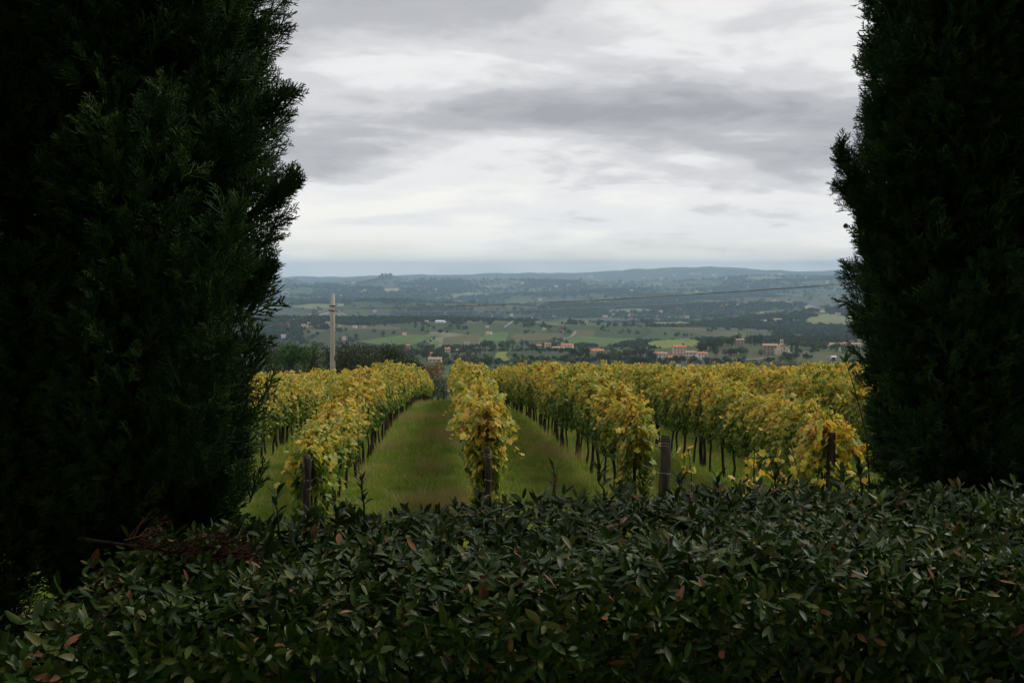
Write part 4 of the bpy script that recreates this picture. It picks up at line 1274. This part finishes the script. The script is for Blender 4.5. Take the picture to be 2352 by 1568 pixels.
B2 = at_depth(2620, 616, 46.0)
A2 = np.array([pb[0] + .1, pb[1] - .12, pz + pole_z(714)])
cable('telephone_wire', A2, B2, SAG + .12, .014, 'thin overhead wire hanging just below the thick cable', 'wire', 0, 'wire')
L_ = at_depth(470, 764, 118.0)
cable('side_cable', A, L_, .5, .035, 'short overhead cable from the pole down to the left cypress', 'cable', 0)

# ------------------------------------------------------------------ trees beyond the vineyard
def thing_tree(px, depth, top_py, w, kind, mat, seed, lab, n=3200, leaf=.30, grp='trees beyond the vineyard', dz=0.0, name=None):
    b = at_depth(px, 800, depth); x, y = b[0], b[1]; z = float(H(x, y)) + dz
    h = at_depth(px, top_py, depth)[2] - z
    mb, (V, F, tone) = tree_meshes(kind, seed, int(n * (1.8 if px < 1000 and depth < 240 else 1)), leaf, h, w)
    t = link(name or {'oak': 'oak_tree', 'olive': 'olive_tree', 'pine': 'pine_tree', 'cypress': 'cypress_tree'}[kind], None, loc=(x, y, z), label=lab, cat='tree', group=grp)
    link('trunk', mb.mesh('trunk', [M['bark']], True), t)
    link('crown', rows_mesh('crown', V, F, False, [M[mat]], attrs={'tone': tone}), t, kind='stuff')
thing_tree(675, 160, 784, 7.3, 'pine', 'pine', 1701, 'bright green rounded tree left of the concrete pole', 3600, .26)
thing_tree(722, 165, 792, 2.9, 'cypress', 'oak', 1703, 'narrow dark conical tree just left of the concrete pole', 1500, .26)
thing_tree(822, 150, 782, 10.7, 'oak', 'oak', 1705, 'big dark oak immediately right of the concrete pole', 4600, .27)
thing_tree(885, 155, 787, 9.4, 'oak', 'oak', 1706, 'wide dark oak second from the pole on its right', 4200, .27)
thing_tree(945, 165, 799, 6.8, 'oak', 'oak', 1708, 'smaller olive brown oak at the right end of the dark tree group', 2800, .25)
thing_tree(645, 190, 777, 8.5, 'oak', 'oak', 1710, 'dark tree mass at the edge of the left cypress', 2400, .3)
thing_tree(700, 215, 776, 9.8, 'oak', 'oak_light', 1711, 'muted green tree behind the bright rounded one', 2400, .3)
thing_tree(765, 210, 778, 9.1, 'oak', 'oak', 1713, 'dark tree directly behind the concrete pole', 2400, .3)
thing_tree(992, 190, 816, 6.5, 'oak', 'rust', 1715, 'brownish low tree where the left vine row ends', 2000, .26)
thing_tree(797, 230, 770, 2.6, 'cypress', 'oak', 1717, 'small pointed cypress tip behind the dark oaks', 800, .3)
for i, (px, d, tp, w, lab) in enumerate([(985, 150, 858, 4.4, 'silvery olive tree just past the end of the lane, leftmost'), (1018, 165, 862, 4.2, 'silvery olive tree at the far end of the grass lane'), (1005, 205, 853, 5, 'paler olive tree behind those ending the lane'), (1060, 260, 846, 5.0, 'olive tree showing above the middle vine row'), (1105, 280, 842, 5.4, 'olive tree right of the middle vine row'), (960, 230, 850, 5.0, 'olive tree below the dark oaks')]):
    thing_tree(px, d, tp, w, 'olive', 'olive', 1020 + i, lab, 1500, .25, 'olive trees below the vineyard')
for i, (px, d, tp, w, lab) in enumerate([(1745, 140, 826, 5.2, 'grey green olive tree, leftmost of those above the right vines'), (1800, 138, 818, 6.4, 'tallest grey green olive tree above the right vines'), (1858, 142, 822, 5.6, 'grey green olive tree next to the tallest, on its right'), (1915, 140, 826, 5.2, 'grey green olive tree nearest the right cypress'), (1830, 128, 842, 3.6, 'dark low olive bush in front of the grey green olives')]):
    thing_tree(px, d, tp, w, 'olive', 'oak' if i == 4 else 'olive', 1040 + i, lab, 2600, .22, 'olive trees above the right vines')
thing_tree(1195, 330, 819, 7.2, 'oak', 'oak', 1050, 'dark round tree above the vines, right of the middle row', 1200, .35)

# ------------------------------------------------------------------ houses in the valley
def house(px, py, wpx, storeys=2, wall='white', roof='roof', rz=0.0, depth_f=.62, lab=None, grp=None, windows=True, p=None, cat='house', name='house', hpx=None, flat=False):
    p = ground_at(px, py, 330) if p is None else p
    if p is None: return None
    t = p[1]
    w = wpx * t / FPX; d = max(5.0, w * depth_f) if w < 26 else w * .4
    h = storeys * 3.0 if hpx is None else hpx * t / FPX
    x, y = p[0], p[1]
    zs = H(x + np.array([-w, w, 0, 0]) * .5, y + np.array([0, 0, -d, d]) * .5)
    z = float(np.mean(zs)); base = float(zs.min()) - z - .6
    o = link(name, None, loc=(x, y, z), rot=(0, 0, rz), label=lab, cat=cat, group=grp)
    link('wall', MB().box((0, 0, (h + base) / 2), (w, d, h - base)).mesh('wall', [M['w_' + wall]]), o)
    ov = .05 * w if w < 16 else .6
    rh = max(.8, d * .20)
    if flat: rh = .5
    V = [(-w / 2 - ov, -d / 2 - ov, h - .12), (w / 2 + ov, -d / 2 - ov, h - .12), (w / 2 + ov, d / 2 + ov, h - .12), (-w / 2 - ov, d / 2 + ov, h - .12), (-w / 2 - ov, 0, h + rh), (w / 2 + ov, 0, h + rh)]
    V2 = [(a, b, c + .22) for a, b, c in V]
    rf = link('roof', rows_mesh('roof', V + V2, [np.array([(6, 7, 11, 10), (8, 9, 10, 11), (0, 4, 5, 1), (2, 5, 4, 3), (0, 1, 7, 6), (2, 3, 9, 8)]), np.array([(0, 6, 10), (0, 10, 4), (3, 4, 10), (3, 10, 9), (1, 5, 11), (1, 11, 7), (2, 8, 11), (2, 11, 5)])], False, [M[roof]]), o)
    gable = rows_mesh('gable', [(-w / 2, -d / 2, h - .1), (-w / 2, d / 2, h - .1), (-w / 2, 0, h + rh - .1), (w / 2, -d / 2, h - .1), (w / 2, d / 2, h - .1), (w / 2, 0, h + rh - .1)], [np.array([(0, 2, 1), (3, 4, 5)])], False, [M['w_' + wall]])
    link('gable', gable, o)
    if windows:
        nw = max(2, min(6, int(w / 3.4)))
        wm_ = MB().box((0, 0, 0), (1.1, .16, 1.5)).mesh('window', [M['shutter']])
        for s_ in range(storeys):
            for i in range(nw):
                xx = (i + .5) / nw * w - w / 2
                link('window', wm_, o, loc=(xx, -d / 2 - .03, s_ * h / storeys + h / storeys * .55))
        link('chimney', MB().box((w * .22, d * .12, h + rh + .3), (.8, .8, 1.4)).mesh('chimney', [M['w_' + wall]]), rf)
    return o
G1 = 'houses of the near village'
house(1516, 825, 30, 2, 'white', 'roof2', -.1, lab='long pale house with faded roof at the left end of the hamlet', grp=G1)
house(1560, 815, 29, 3, 'pink', 'roof', .05, lab='tall reddish house with bright terracotta roof in the hamlet', grp=G1)
house(1546, 826, 26, 1, 'ochre', 'roof', .1, lab='low ochre house in front of the tall reddish one', grp=G1)
house(1587, 822, 25, 2, 'cream', 'roof2', -.15, lab='yellowish house right of the tall reddish one', grp=G1)
house(1612, 824, 23, 2, 'white', 'roof', .1, lab='bright white square house at the right end of the hamlet', grp=G1)
house(1303, 802, 27, 2, 'white', 'roof', -.2, lab='white farmhouse with orange roof above the olive grove', grp=G1)
house(1279, 803, 21, 1, 'cream', 'roof2', .2, lab='low cream house touching the white farmhouse above the olives', grp=G1)
house(1258, 799, 15, 2, 'pink', 'roof', .1, lab='small pink house left of the white farmhouse', grp=G1)
house(1235, 797, 17, 1, 'cream', 'roof', 0, lab='low orange roofed house at the left end of the farm group', grp=G1)
house(1369, 811, 30, 1, 'cream', 'roof', .25, lab='single low house with wide red roof among dark trees', grp=G1)
house(1028, 820, 12, 3, 'cream', 'roof', .1, lab='small tower like house with red roof beyond the lane end', grp=G1)
house(994, 817, 12, 1, 'pink', 'roof', 0, lab='low pink house left of the small tower like one', grp=G1)
house(1000, 831, 30, 1, 'cream', 'roof2', -.1, lab='long low barn with faded roof above the left vine row', grp=G1, cat='barn', name='barn')
house(1052, 817, 9, 2, 'stone', 'roof2', 0, lab='small stone house right of the tower like one', grp=G1)
house(937, 809, 9, 3, 'stone', 'roof', 0, lab='stone house beside the rust coloured tree', grp=G1)
house(1698, 792, 20, 2, 'stone', 'roof2', .2, lab='stone villa half hidden in the wood on the church hill', grp=G1)
house(1768, 812, 32, 3, 'stone', 'roof2', -.1, lab='broad stone convent building left of the church', grp=G1, cat='building', name='convent')
house(1843, 795, 22, 1, 'pink', 'roof2', .1, lab='low house right of the church behind two cypresses', grp=G1)
house(1922, 796, 34, 1, 'cream', 'roof2', -.05, lab='long farmhouse close to the right cypress', grp=G1)
house(1943, 797, 16, 2, 'cream', 'roof', .05, lab='taller end of the farm close to the right cypress', grp=G1)
house(1966, 799, 20, 2, 'pink', 'roof2', 0, lab='pinkish house cut by the outline of the right cypress', grp=G1)
house(1935, 806, 15, 1, 'white', 'roof2', 0, lab='small white shed below the long farmhouse', grp=G1)
house(1914, 826, 11, 1, 'white', 'roof3', .1, lab='pale roofed hut among olives by the right cypress', grp=G1, cat='hut', name='hut', windows=False)
house(1578, 784, 10, 1, 'stone', 'roof2', 0, lab='lonely brown house on the slope above the hamlet', grp=G1)
# the church with its stepped front and bell gable
def church():
    p = ground_at(1797, 815, 330); t = p[1]; s = t / FPX
    w, h, d = 30 * s, 24 * s, 24 * s
    o = link('church', None, loc=tuple(p), rot=(0, 0, .12), label='pale stone church with bell gable on the village hill', cat='church', group=G1)
    link('nave', MB().box((0, 0, h * .36), (w * .66, d, h * .9)).mesh('nave', [M['w_cream']]), o)
    for sg in (-1, 1):
        link('aisle', MB().box((sg * w * .41, d * .08, h * .24), (w * .18, d * .8, h * .62)).mesh('aisle', [M['w_cream']]), o)
    V = [(-w * .36, -d * .53, h * .81), (w * .36, -d * .53, h * .81), (0, -d * .53, h * 1.12), (-w * .36, d * .53, h * .81), (w * .36, d * .53, h * .81), (0, d * .53, h * 1.12)]
    link('roof', rows_mesh('roof', V, [np.array([(0, 2, 5, 3), (1, 4, 5, 2), (0, 3, 4, 1)]), np.array([(0, 1, 2), (3, 5, 4)])], False, [M['roof2']]), o)
    bg = link('bell_gable', MB().box((-w * .10, -d * .1, h * 1.22), (w * .22, d * .12, h * .5)).mesh('bell_gable', [M['w_cream']]), o)
    link('bell_opening', MB().box((-w * .10, -d * .165, h * 1.27), (w * .09, .1, h * .2)).mesh('bell_opening', [M['shutter']]), bg)
    link('gable_cap', rows_mesh('gable_cap', [(-w * .23, -d * .17, h * 1.47), (w * .03, -d * .17, h * 1.47), (-w * .10, -d * .17, h * 1.6), (-w * .23, -d * .03, h * 1.47), (w * .03, -d * .03, h * 1.47), (-w * .10, -d * .03, h * 1.6)], [np.array([(0, 2, 5, 3), (1, 4, 5, 2), (0, 3, 4, 1)]), np.array([(0, 1, 2), (3, 5, 4)])], False, [M['roof2']]), bg)
    link('door', MB().box((0, -d * .505, h * .14), (w * .13, .1, h * .3)).mesh('door', [M['shutter']]), o)
    a = np.linspace(0, 2 * np.pi, 15)[:-1]
    link('round_window', MB().tube([(0, -d * .50 + .02, h * .62), (0, -d * .50 - .12, h * .62)], w * .07, 14).mesh('round_window', [M['shutter']]), o)
    for sg in (-1, 1):
        link('window', MB().box((sg * w * .22, -d * .505, h * .5), (w * .06, .1, h * .2)).mesh('window', [M['shutter']]), o)
    link('portico', MB().box((w * .30, -d * .62, h * .12), (w * .5, d * .2, h * .34)).mesh('portico', [M['w_pink']]), o)
church()
# farther farms: (px, py, width)
gf = np.random.default_rng(15)
farR = [(1389, 728, 12), (1411, 724, 12), (1421, 724, 8), (1449, 719, 10), (1448, 726, 12), (1505, 728, 14), (1517, 718, 9), (1544, 730, 19), (1559, 713, 9), (1578, 731, 8), (1662, 705, 11), (1671, 704, 8), (1698, 701, 12), (1778, 693, 8), (1841, 697, 10), (1924, 724, 12), (1960, 733, 9), (1751, 722, 9), (1693, 731, 12), (1827, 739, 16), (1630, 706, 8), (1812, 698, 9), (1600, 745, 7), (1660, 741, 8)]
farM = [(1072, 794, 11), (1123, 769, 13), (1119, 753, 9), (1134, 728, 9), (1175, 726, 8), (1219, 732, 11), (1257, 725, 8), (1272, 730, 8), (1019, 721, 8), (980, 741, 9), (1012, 741, 22), (1250, 758, 8), (1290, 762, 7), (1345, 745, 7), (1200, 700, 8), (1240, 690, 8)]
farL = [(929, 771, 10), (793, 781, 12), (651, 776, 11), (681, 738, 32), (815, 753, 9), (836, 754, 8), (860, 717, 8), (782, 702, 12), (880, 731, 18), (736, 686, 8), (781, 682, 8), (829, 673, 9), (838, 669, 7), (938, 681, 8), (906, 690, 7)]
town = [(645 + 7.2 * i + gf.uniform(-2, 2), 752 - 3.0 * math.sin(i * .9) + gf.uniform(-4, 4), gf.uniform(6, 10)) for i in range(20)]
ridge = [(1597, 630, 10), (1588, 631, 8), (1606, 631, 7), (1775, 631, 10), (1790, 632, 8), (1519, 642, 7), (1377, 646, 8), (1431, 651, 7), (1357, 638, 8), (1668, 641, 7), (1306, 658, 8), (794, 652, 14), (812, 652, 9), (1277, 660, 9), (1058, 696, 9), (1048, 695, 7), (1070, 696, 7), (1550, 634, 7), (1640, 634, 8), (1480, 640, 6), (1200, 652, 7), (1120, 660, 7), (1000, 668, 7), (960, 660, 6), (1850, 640, 7), (1900, 650, 7), (1720, 660, 7), (1450, 670, 7), (1600, 672, 6), (1350, 680, 7)]
def far_group(lst, lab, grp, walls):
    n_small = 0
    for px, py, w in sorted(lst):
        big_ = w > 15
        n_small += not big_; n_big_ = sum(q[2] > 15 and q[0] <= px for q in lst)
        house(px, py, w, 1 if big_ else 2, 'white' if big_ else walls[gf.integers(0, len(walls))], 'roof3' if big_ else ['roof', 'roof2', 'roof2'][gf.integers(0, 3)], gf.uniform(-.35, .35), lab=(('long white shed ' + {'r': 'on the right slope of the valley', 'm': 'in the middle of the valley', 'l': 'on the left valley floor'}.get(grp[0], 'in the valley') + ', %s from left' % ordinal(n_big_)) if big_ else '%s, %s from left' % (lab, ordinal(n_small))), grp=(grp[2:] if not big_ else 'long white sheds'), windows=False, hpx=(None if w > 9 else 4.6), cat='shed' if big_ else 'house', name='shed' if big_ else 'house')
far_group(farR, 'small pale house scattered over the right slope across the valley', 'r:farms on the right slope', ['white', 'cream', 'white', 'pink'])
far_group(farM, 'small pale house scattered among fields in the middle of the valley', 'm:farms in the middle of the valley', ['white', 'cream', 'white'])
far_group(farL, 'small pale house scattered on the left side of the valley', 'l:farms on the left side', ['white', 'cream', 'white'])
far_group(town, 'tiny pinkish house of the town on the valley floor at left', 't:town houses on the valley floor', ['cream', 'pink', 'stone', 'pink'])
far_group(ridge, 'tiny pale house far off on the hazy hills below the skyline', 'd:houses on the distant hills', ['white', 'white', 'cream'])
house(1760, 739, 26, 1, 'white', 'roof3', .05, lab='long white industrial building on the right slope, left of the villa', grp='long white sheds', windows=False, cat='shed', name='shed')
house(1786, 738, 18, 2, 'pink', 'roof2', 0, lab='pinkish villa beside the long white industrial building', grp='r:farms on the right slope'[2:], windows=False)

# ------------------------------------------------------------------ olive groves and village trees
olive_me = [single_tree_mesh('olive_tree', 'olive', M['olive'], 1100 + i, 210, .42, 3.0, 3.2) for i in range(5)]
def inside(px, py, poly):
    c = False; n = len(poly)
    for i in range(n):
        (x1, y1), (x2, y2) = poly[i], poly[(i + 1) % n]
        if (y1 > py) != (y2 > py) and px < (x2 - x1) * (py - y1) / (y2 - y1) + x1: c = not c
    return c
def to_px(x, y, z):
    r = np.array([x, y, z - EYE]); f = r @ _fw
    return CXP + FPX * r[0] / f, CYP - FPX * (r @ _up) / f
go = np.random.default_rng(19)
def grove(poly, y0, y1, x0, x1, dx, dy, ang, lab, grp, limit):
    k = 0; n_l = 0
    ca, sa = math.cos(ang), math.sin(ang); cx, cy = (x0 + x1) / 2, (y0 + y1) / 2
    for a in np.arange(-(x1 - x0), (x1 - x0), dx):
        n_r = 0
        for b in np.arange(-(y1 - y0), (y1 - y0), dy):
            x = cx + ca * a - sa * b + go.normal() * .35; y = cy + sa * a + ca * b + go.normal() * .35
            if not (x0 < x < x1 and y0 < y < y1): continue
            z = float(H(x, y)); q = to_px(x, y, z)
            if inside(q[0], q[1], poly) and k < limit:
                k += 1
                n_l += n_r == 0; n_r += 1
                o = link('olive_tree', olive_me[go.integers(0, 5)], loc=(x, y, z), rot=(0, 0, go.uniform(0, 6)), label='%s, line %s, %s from front' % (lab, ordinal(n_l), ordinal(n_r)), cat='tree', group=grp)
                o.scale = (go.uniform(.75, 1.1),) * 3
grove([(1150, 852), (1172, 826), (1178, 806), (1215, 798), (1262, 804), (1325, 809), (1318, 836), (1240, 850)], 850, 1600, -20, 110, 4.6, 7.2, .35, 'small silvery olive tree in the planted grid below the farm', 'olive grove below the farm', 170)
grove([(1600, 850), (1650, 834), (1760, 830), (1860, 832), (1840, 850)], 700, 1350, 120, 360, 5.2, 8.0, -.3, 'small dark olive tree in the grove below the church', 'olive grove below the church', 130)
# trees around the villages
tm = {'oak': [single_tree_mesh('round_tree', 'oak', M['oak'], 1150 + i, 260, .85, 8.5, 8) for i in range(4)], 'light': [single_tree_mesh('round_tree', 'oak', M['oak_light'], 1160 + i, 260, .8, 8, 7.5) for i in range(3)],
      'cypress': [single_tree_mesh('cypress_tree', 'cypress', M['oak'], 1170 + i, 220, .7, 12, 2.6) for i in range(3)], 'olive': olive_me, 'rust': [single_tree_mesh('round_tree', 'oak', M['rust'], 1180, 240, .8, 7.5, 7)]}
def vtree(px, py, kind, s, lab, grp, t0=330):
    p = ground_at(px, py, t0)
    if p is None: return
    ms = tm[kind]
    o = link('cypress_tree' if kind == 'cypress' else 'round_tree', ms[go.integers(0, len(ms))], loc=tuple(p), rot=(0, 0, go.uniform(0, 6)), label=lab, cat='tree', group=grp)
    o.scale = (s, s, s * go.uniform(.9, 1.15))
def band(px0, px1, py0, py1, n, kinds, smin, smax, lab, grp):
    for i, f in enumerate(np.sort(go.uniform(0, 1, n))):
        px = px0 + (px1 - px0) * f
        vtree(px, py0 + (py1 - py0) * f + go.uniform(-3.5, 3.5), kinds[go.integers(0, len(kinds))], go.uniform(smin, smax), '%s, %s from left' % (lab, ordinal(i + 1)), grp)
band(1330, 1350, 809, 812, 5, ['oak', 'light'], .8, 1.3, 'dark tree between the white farmhouse and the red roofed house', 'trees of the near village')
band(1390, 1500, 818, 826, 22, ['oak', 'oak', 'light'], .9, 1.5, 'dark tree in the belt left of the hamlet', 'trees in the belt left of the hamlet')
band(1310, 1420, 822, 838, 18, ['oak', 'oak', 'light'], .9, 1.5, 'dark tree in the belt above the right vines', 'trees in the belt above the vines')
band(1420, 1500, 836, 845, 12, ['oak'], .8, 1.3, 'dark tree below the hamlet road', 'trees below the hamlet')
band(1590, 1690, 812, 792, 26, ['oak', 'light', 'oak', 'oak'], 1.0, 1.7, 'green tree on the left flank of the church hill', 'trees on the church hill')
band(1640, 1755, 815, 818, 16, ['oak', 'light', 'oak'], .8, 1.3, 'dark tree along the road to the church', 'trees along the church road')
band(1690, 1750, 790, 790, 16, ['cypress', 'cypress', 'oak'], 1.0, 1.5, 'dark tree crowning the church hill', 'trees crowning the church hill')
band(1815, 1835, 806, 812, 5, ['cypress'], .9, 1.3, 'slim cypress just right of the church', 'cypresses right of the church')
band(1860, 1965, 800, 812, 16, ['oak', 'olive', 'light'], .8, 1.3, 'tree around the farm by the right cypress', 'trees around the right farm')
band(1895, 1950, 790, 788, 12, ['cypress'], .8, 1.1, 'small cypress in the line behind the right farm', 'cypress line behind the right farm')
band(1100, 1230, 803, 795, 20, ['oak', 'oak', 'light'], 1.1, 1.7, 'dark tree of the wood left of the olive grid', 'trees left of the olive grid')
band(1030, 1135, 822, 812, 12, ['oak', 'olive', 'light'], .8, 1.3, 'tree near the tower like house', 'trees near the tower like house')
band(1062, 1085, 812, 810, 5, ['cypress'], .7, 1.0, 'slim cypress beside the tower like house', 'cypresses by the tower like house')
band(905, 1030, 808, 830, 22, ['oak', 'oak', 'light', 'olive'], .7, 1.2, 'tree on the slope behind the dark oaks', 'trees on the slope behind the oaks')
band(1040, 1140, 835, 850, 26, ['olive', 'olive', 'oak'], .9, 1.5, 'olive tree on the slope above the middle vine row', 'olives above the middle row')
band(1500, 1640, 833, 842, 20, ['oak', 'olive', 'olive'], .7, 1.1, 'small tree in the gardens below the hamlet', 'trees in the hamlet gardens')
band(1640, 1960, 845, 838, 26, ['olive', 'olive', 'oak'], .9, 1.4, 'olive tree on the slope below the church', 'olives on the slope below the church')
vtree(929, 815, 'rust', 1.1, 'rust coloured round tree beyond the dark oaks', 'trees of the near village')
band(630, 1010, 800, 806, 36, ['oak', 'oak', 'light'], .9, 1.5, 'dark tree in the wood behind the concrete pole', 'trees in the wood behind the pole')

# ------------------------------------------------------------------ unseen oaks, added behind the viewer to shade hedge and cypresses
for i, (x, y, h, w) in enumerate([(-4.8, -2.8, 8.5, 10), (.4, -3.6, 9.0, 10.5), (5.4, -2.8, 8.4, 10), (-9.0, 1.2, 7.5, 8.5), (9.0, 1.2, 7.5, 8.5)]):
    mb, (V, F, tone) = tree_meshes('oak', 1300 + i, 13000, .42, h, w)
    t = link('shade_oak', None, loc=(x, y, 0), label='unseen evergreen oak added for shade, standing %s' % ['on the left side behind', 'right behind', 'on the right side behind', 'far to the left behind', 'far to the right behind'][i].replace('behind', 'behind the viewpoint'), cat='tree', group='unseen shade trees added behind the viewpoint')
    link('trunk', mb.mesh('trunk', [M['bark']], True), t)
    link('crown', rows_mesh('crown', V, F, False, [M['oak']], attrs={'tone': tone}), t, kind='stuff')
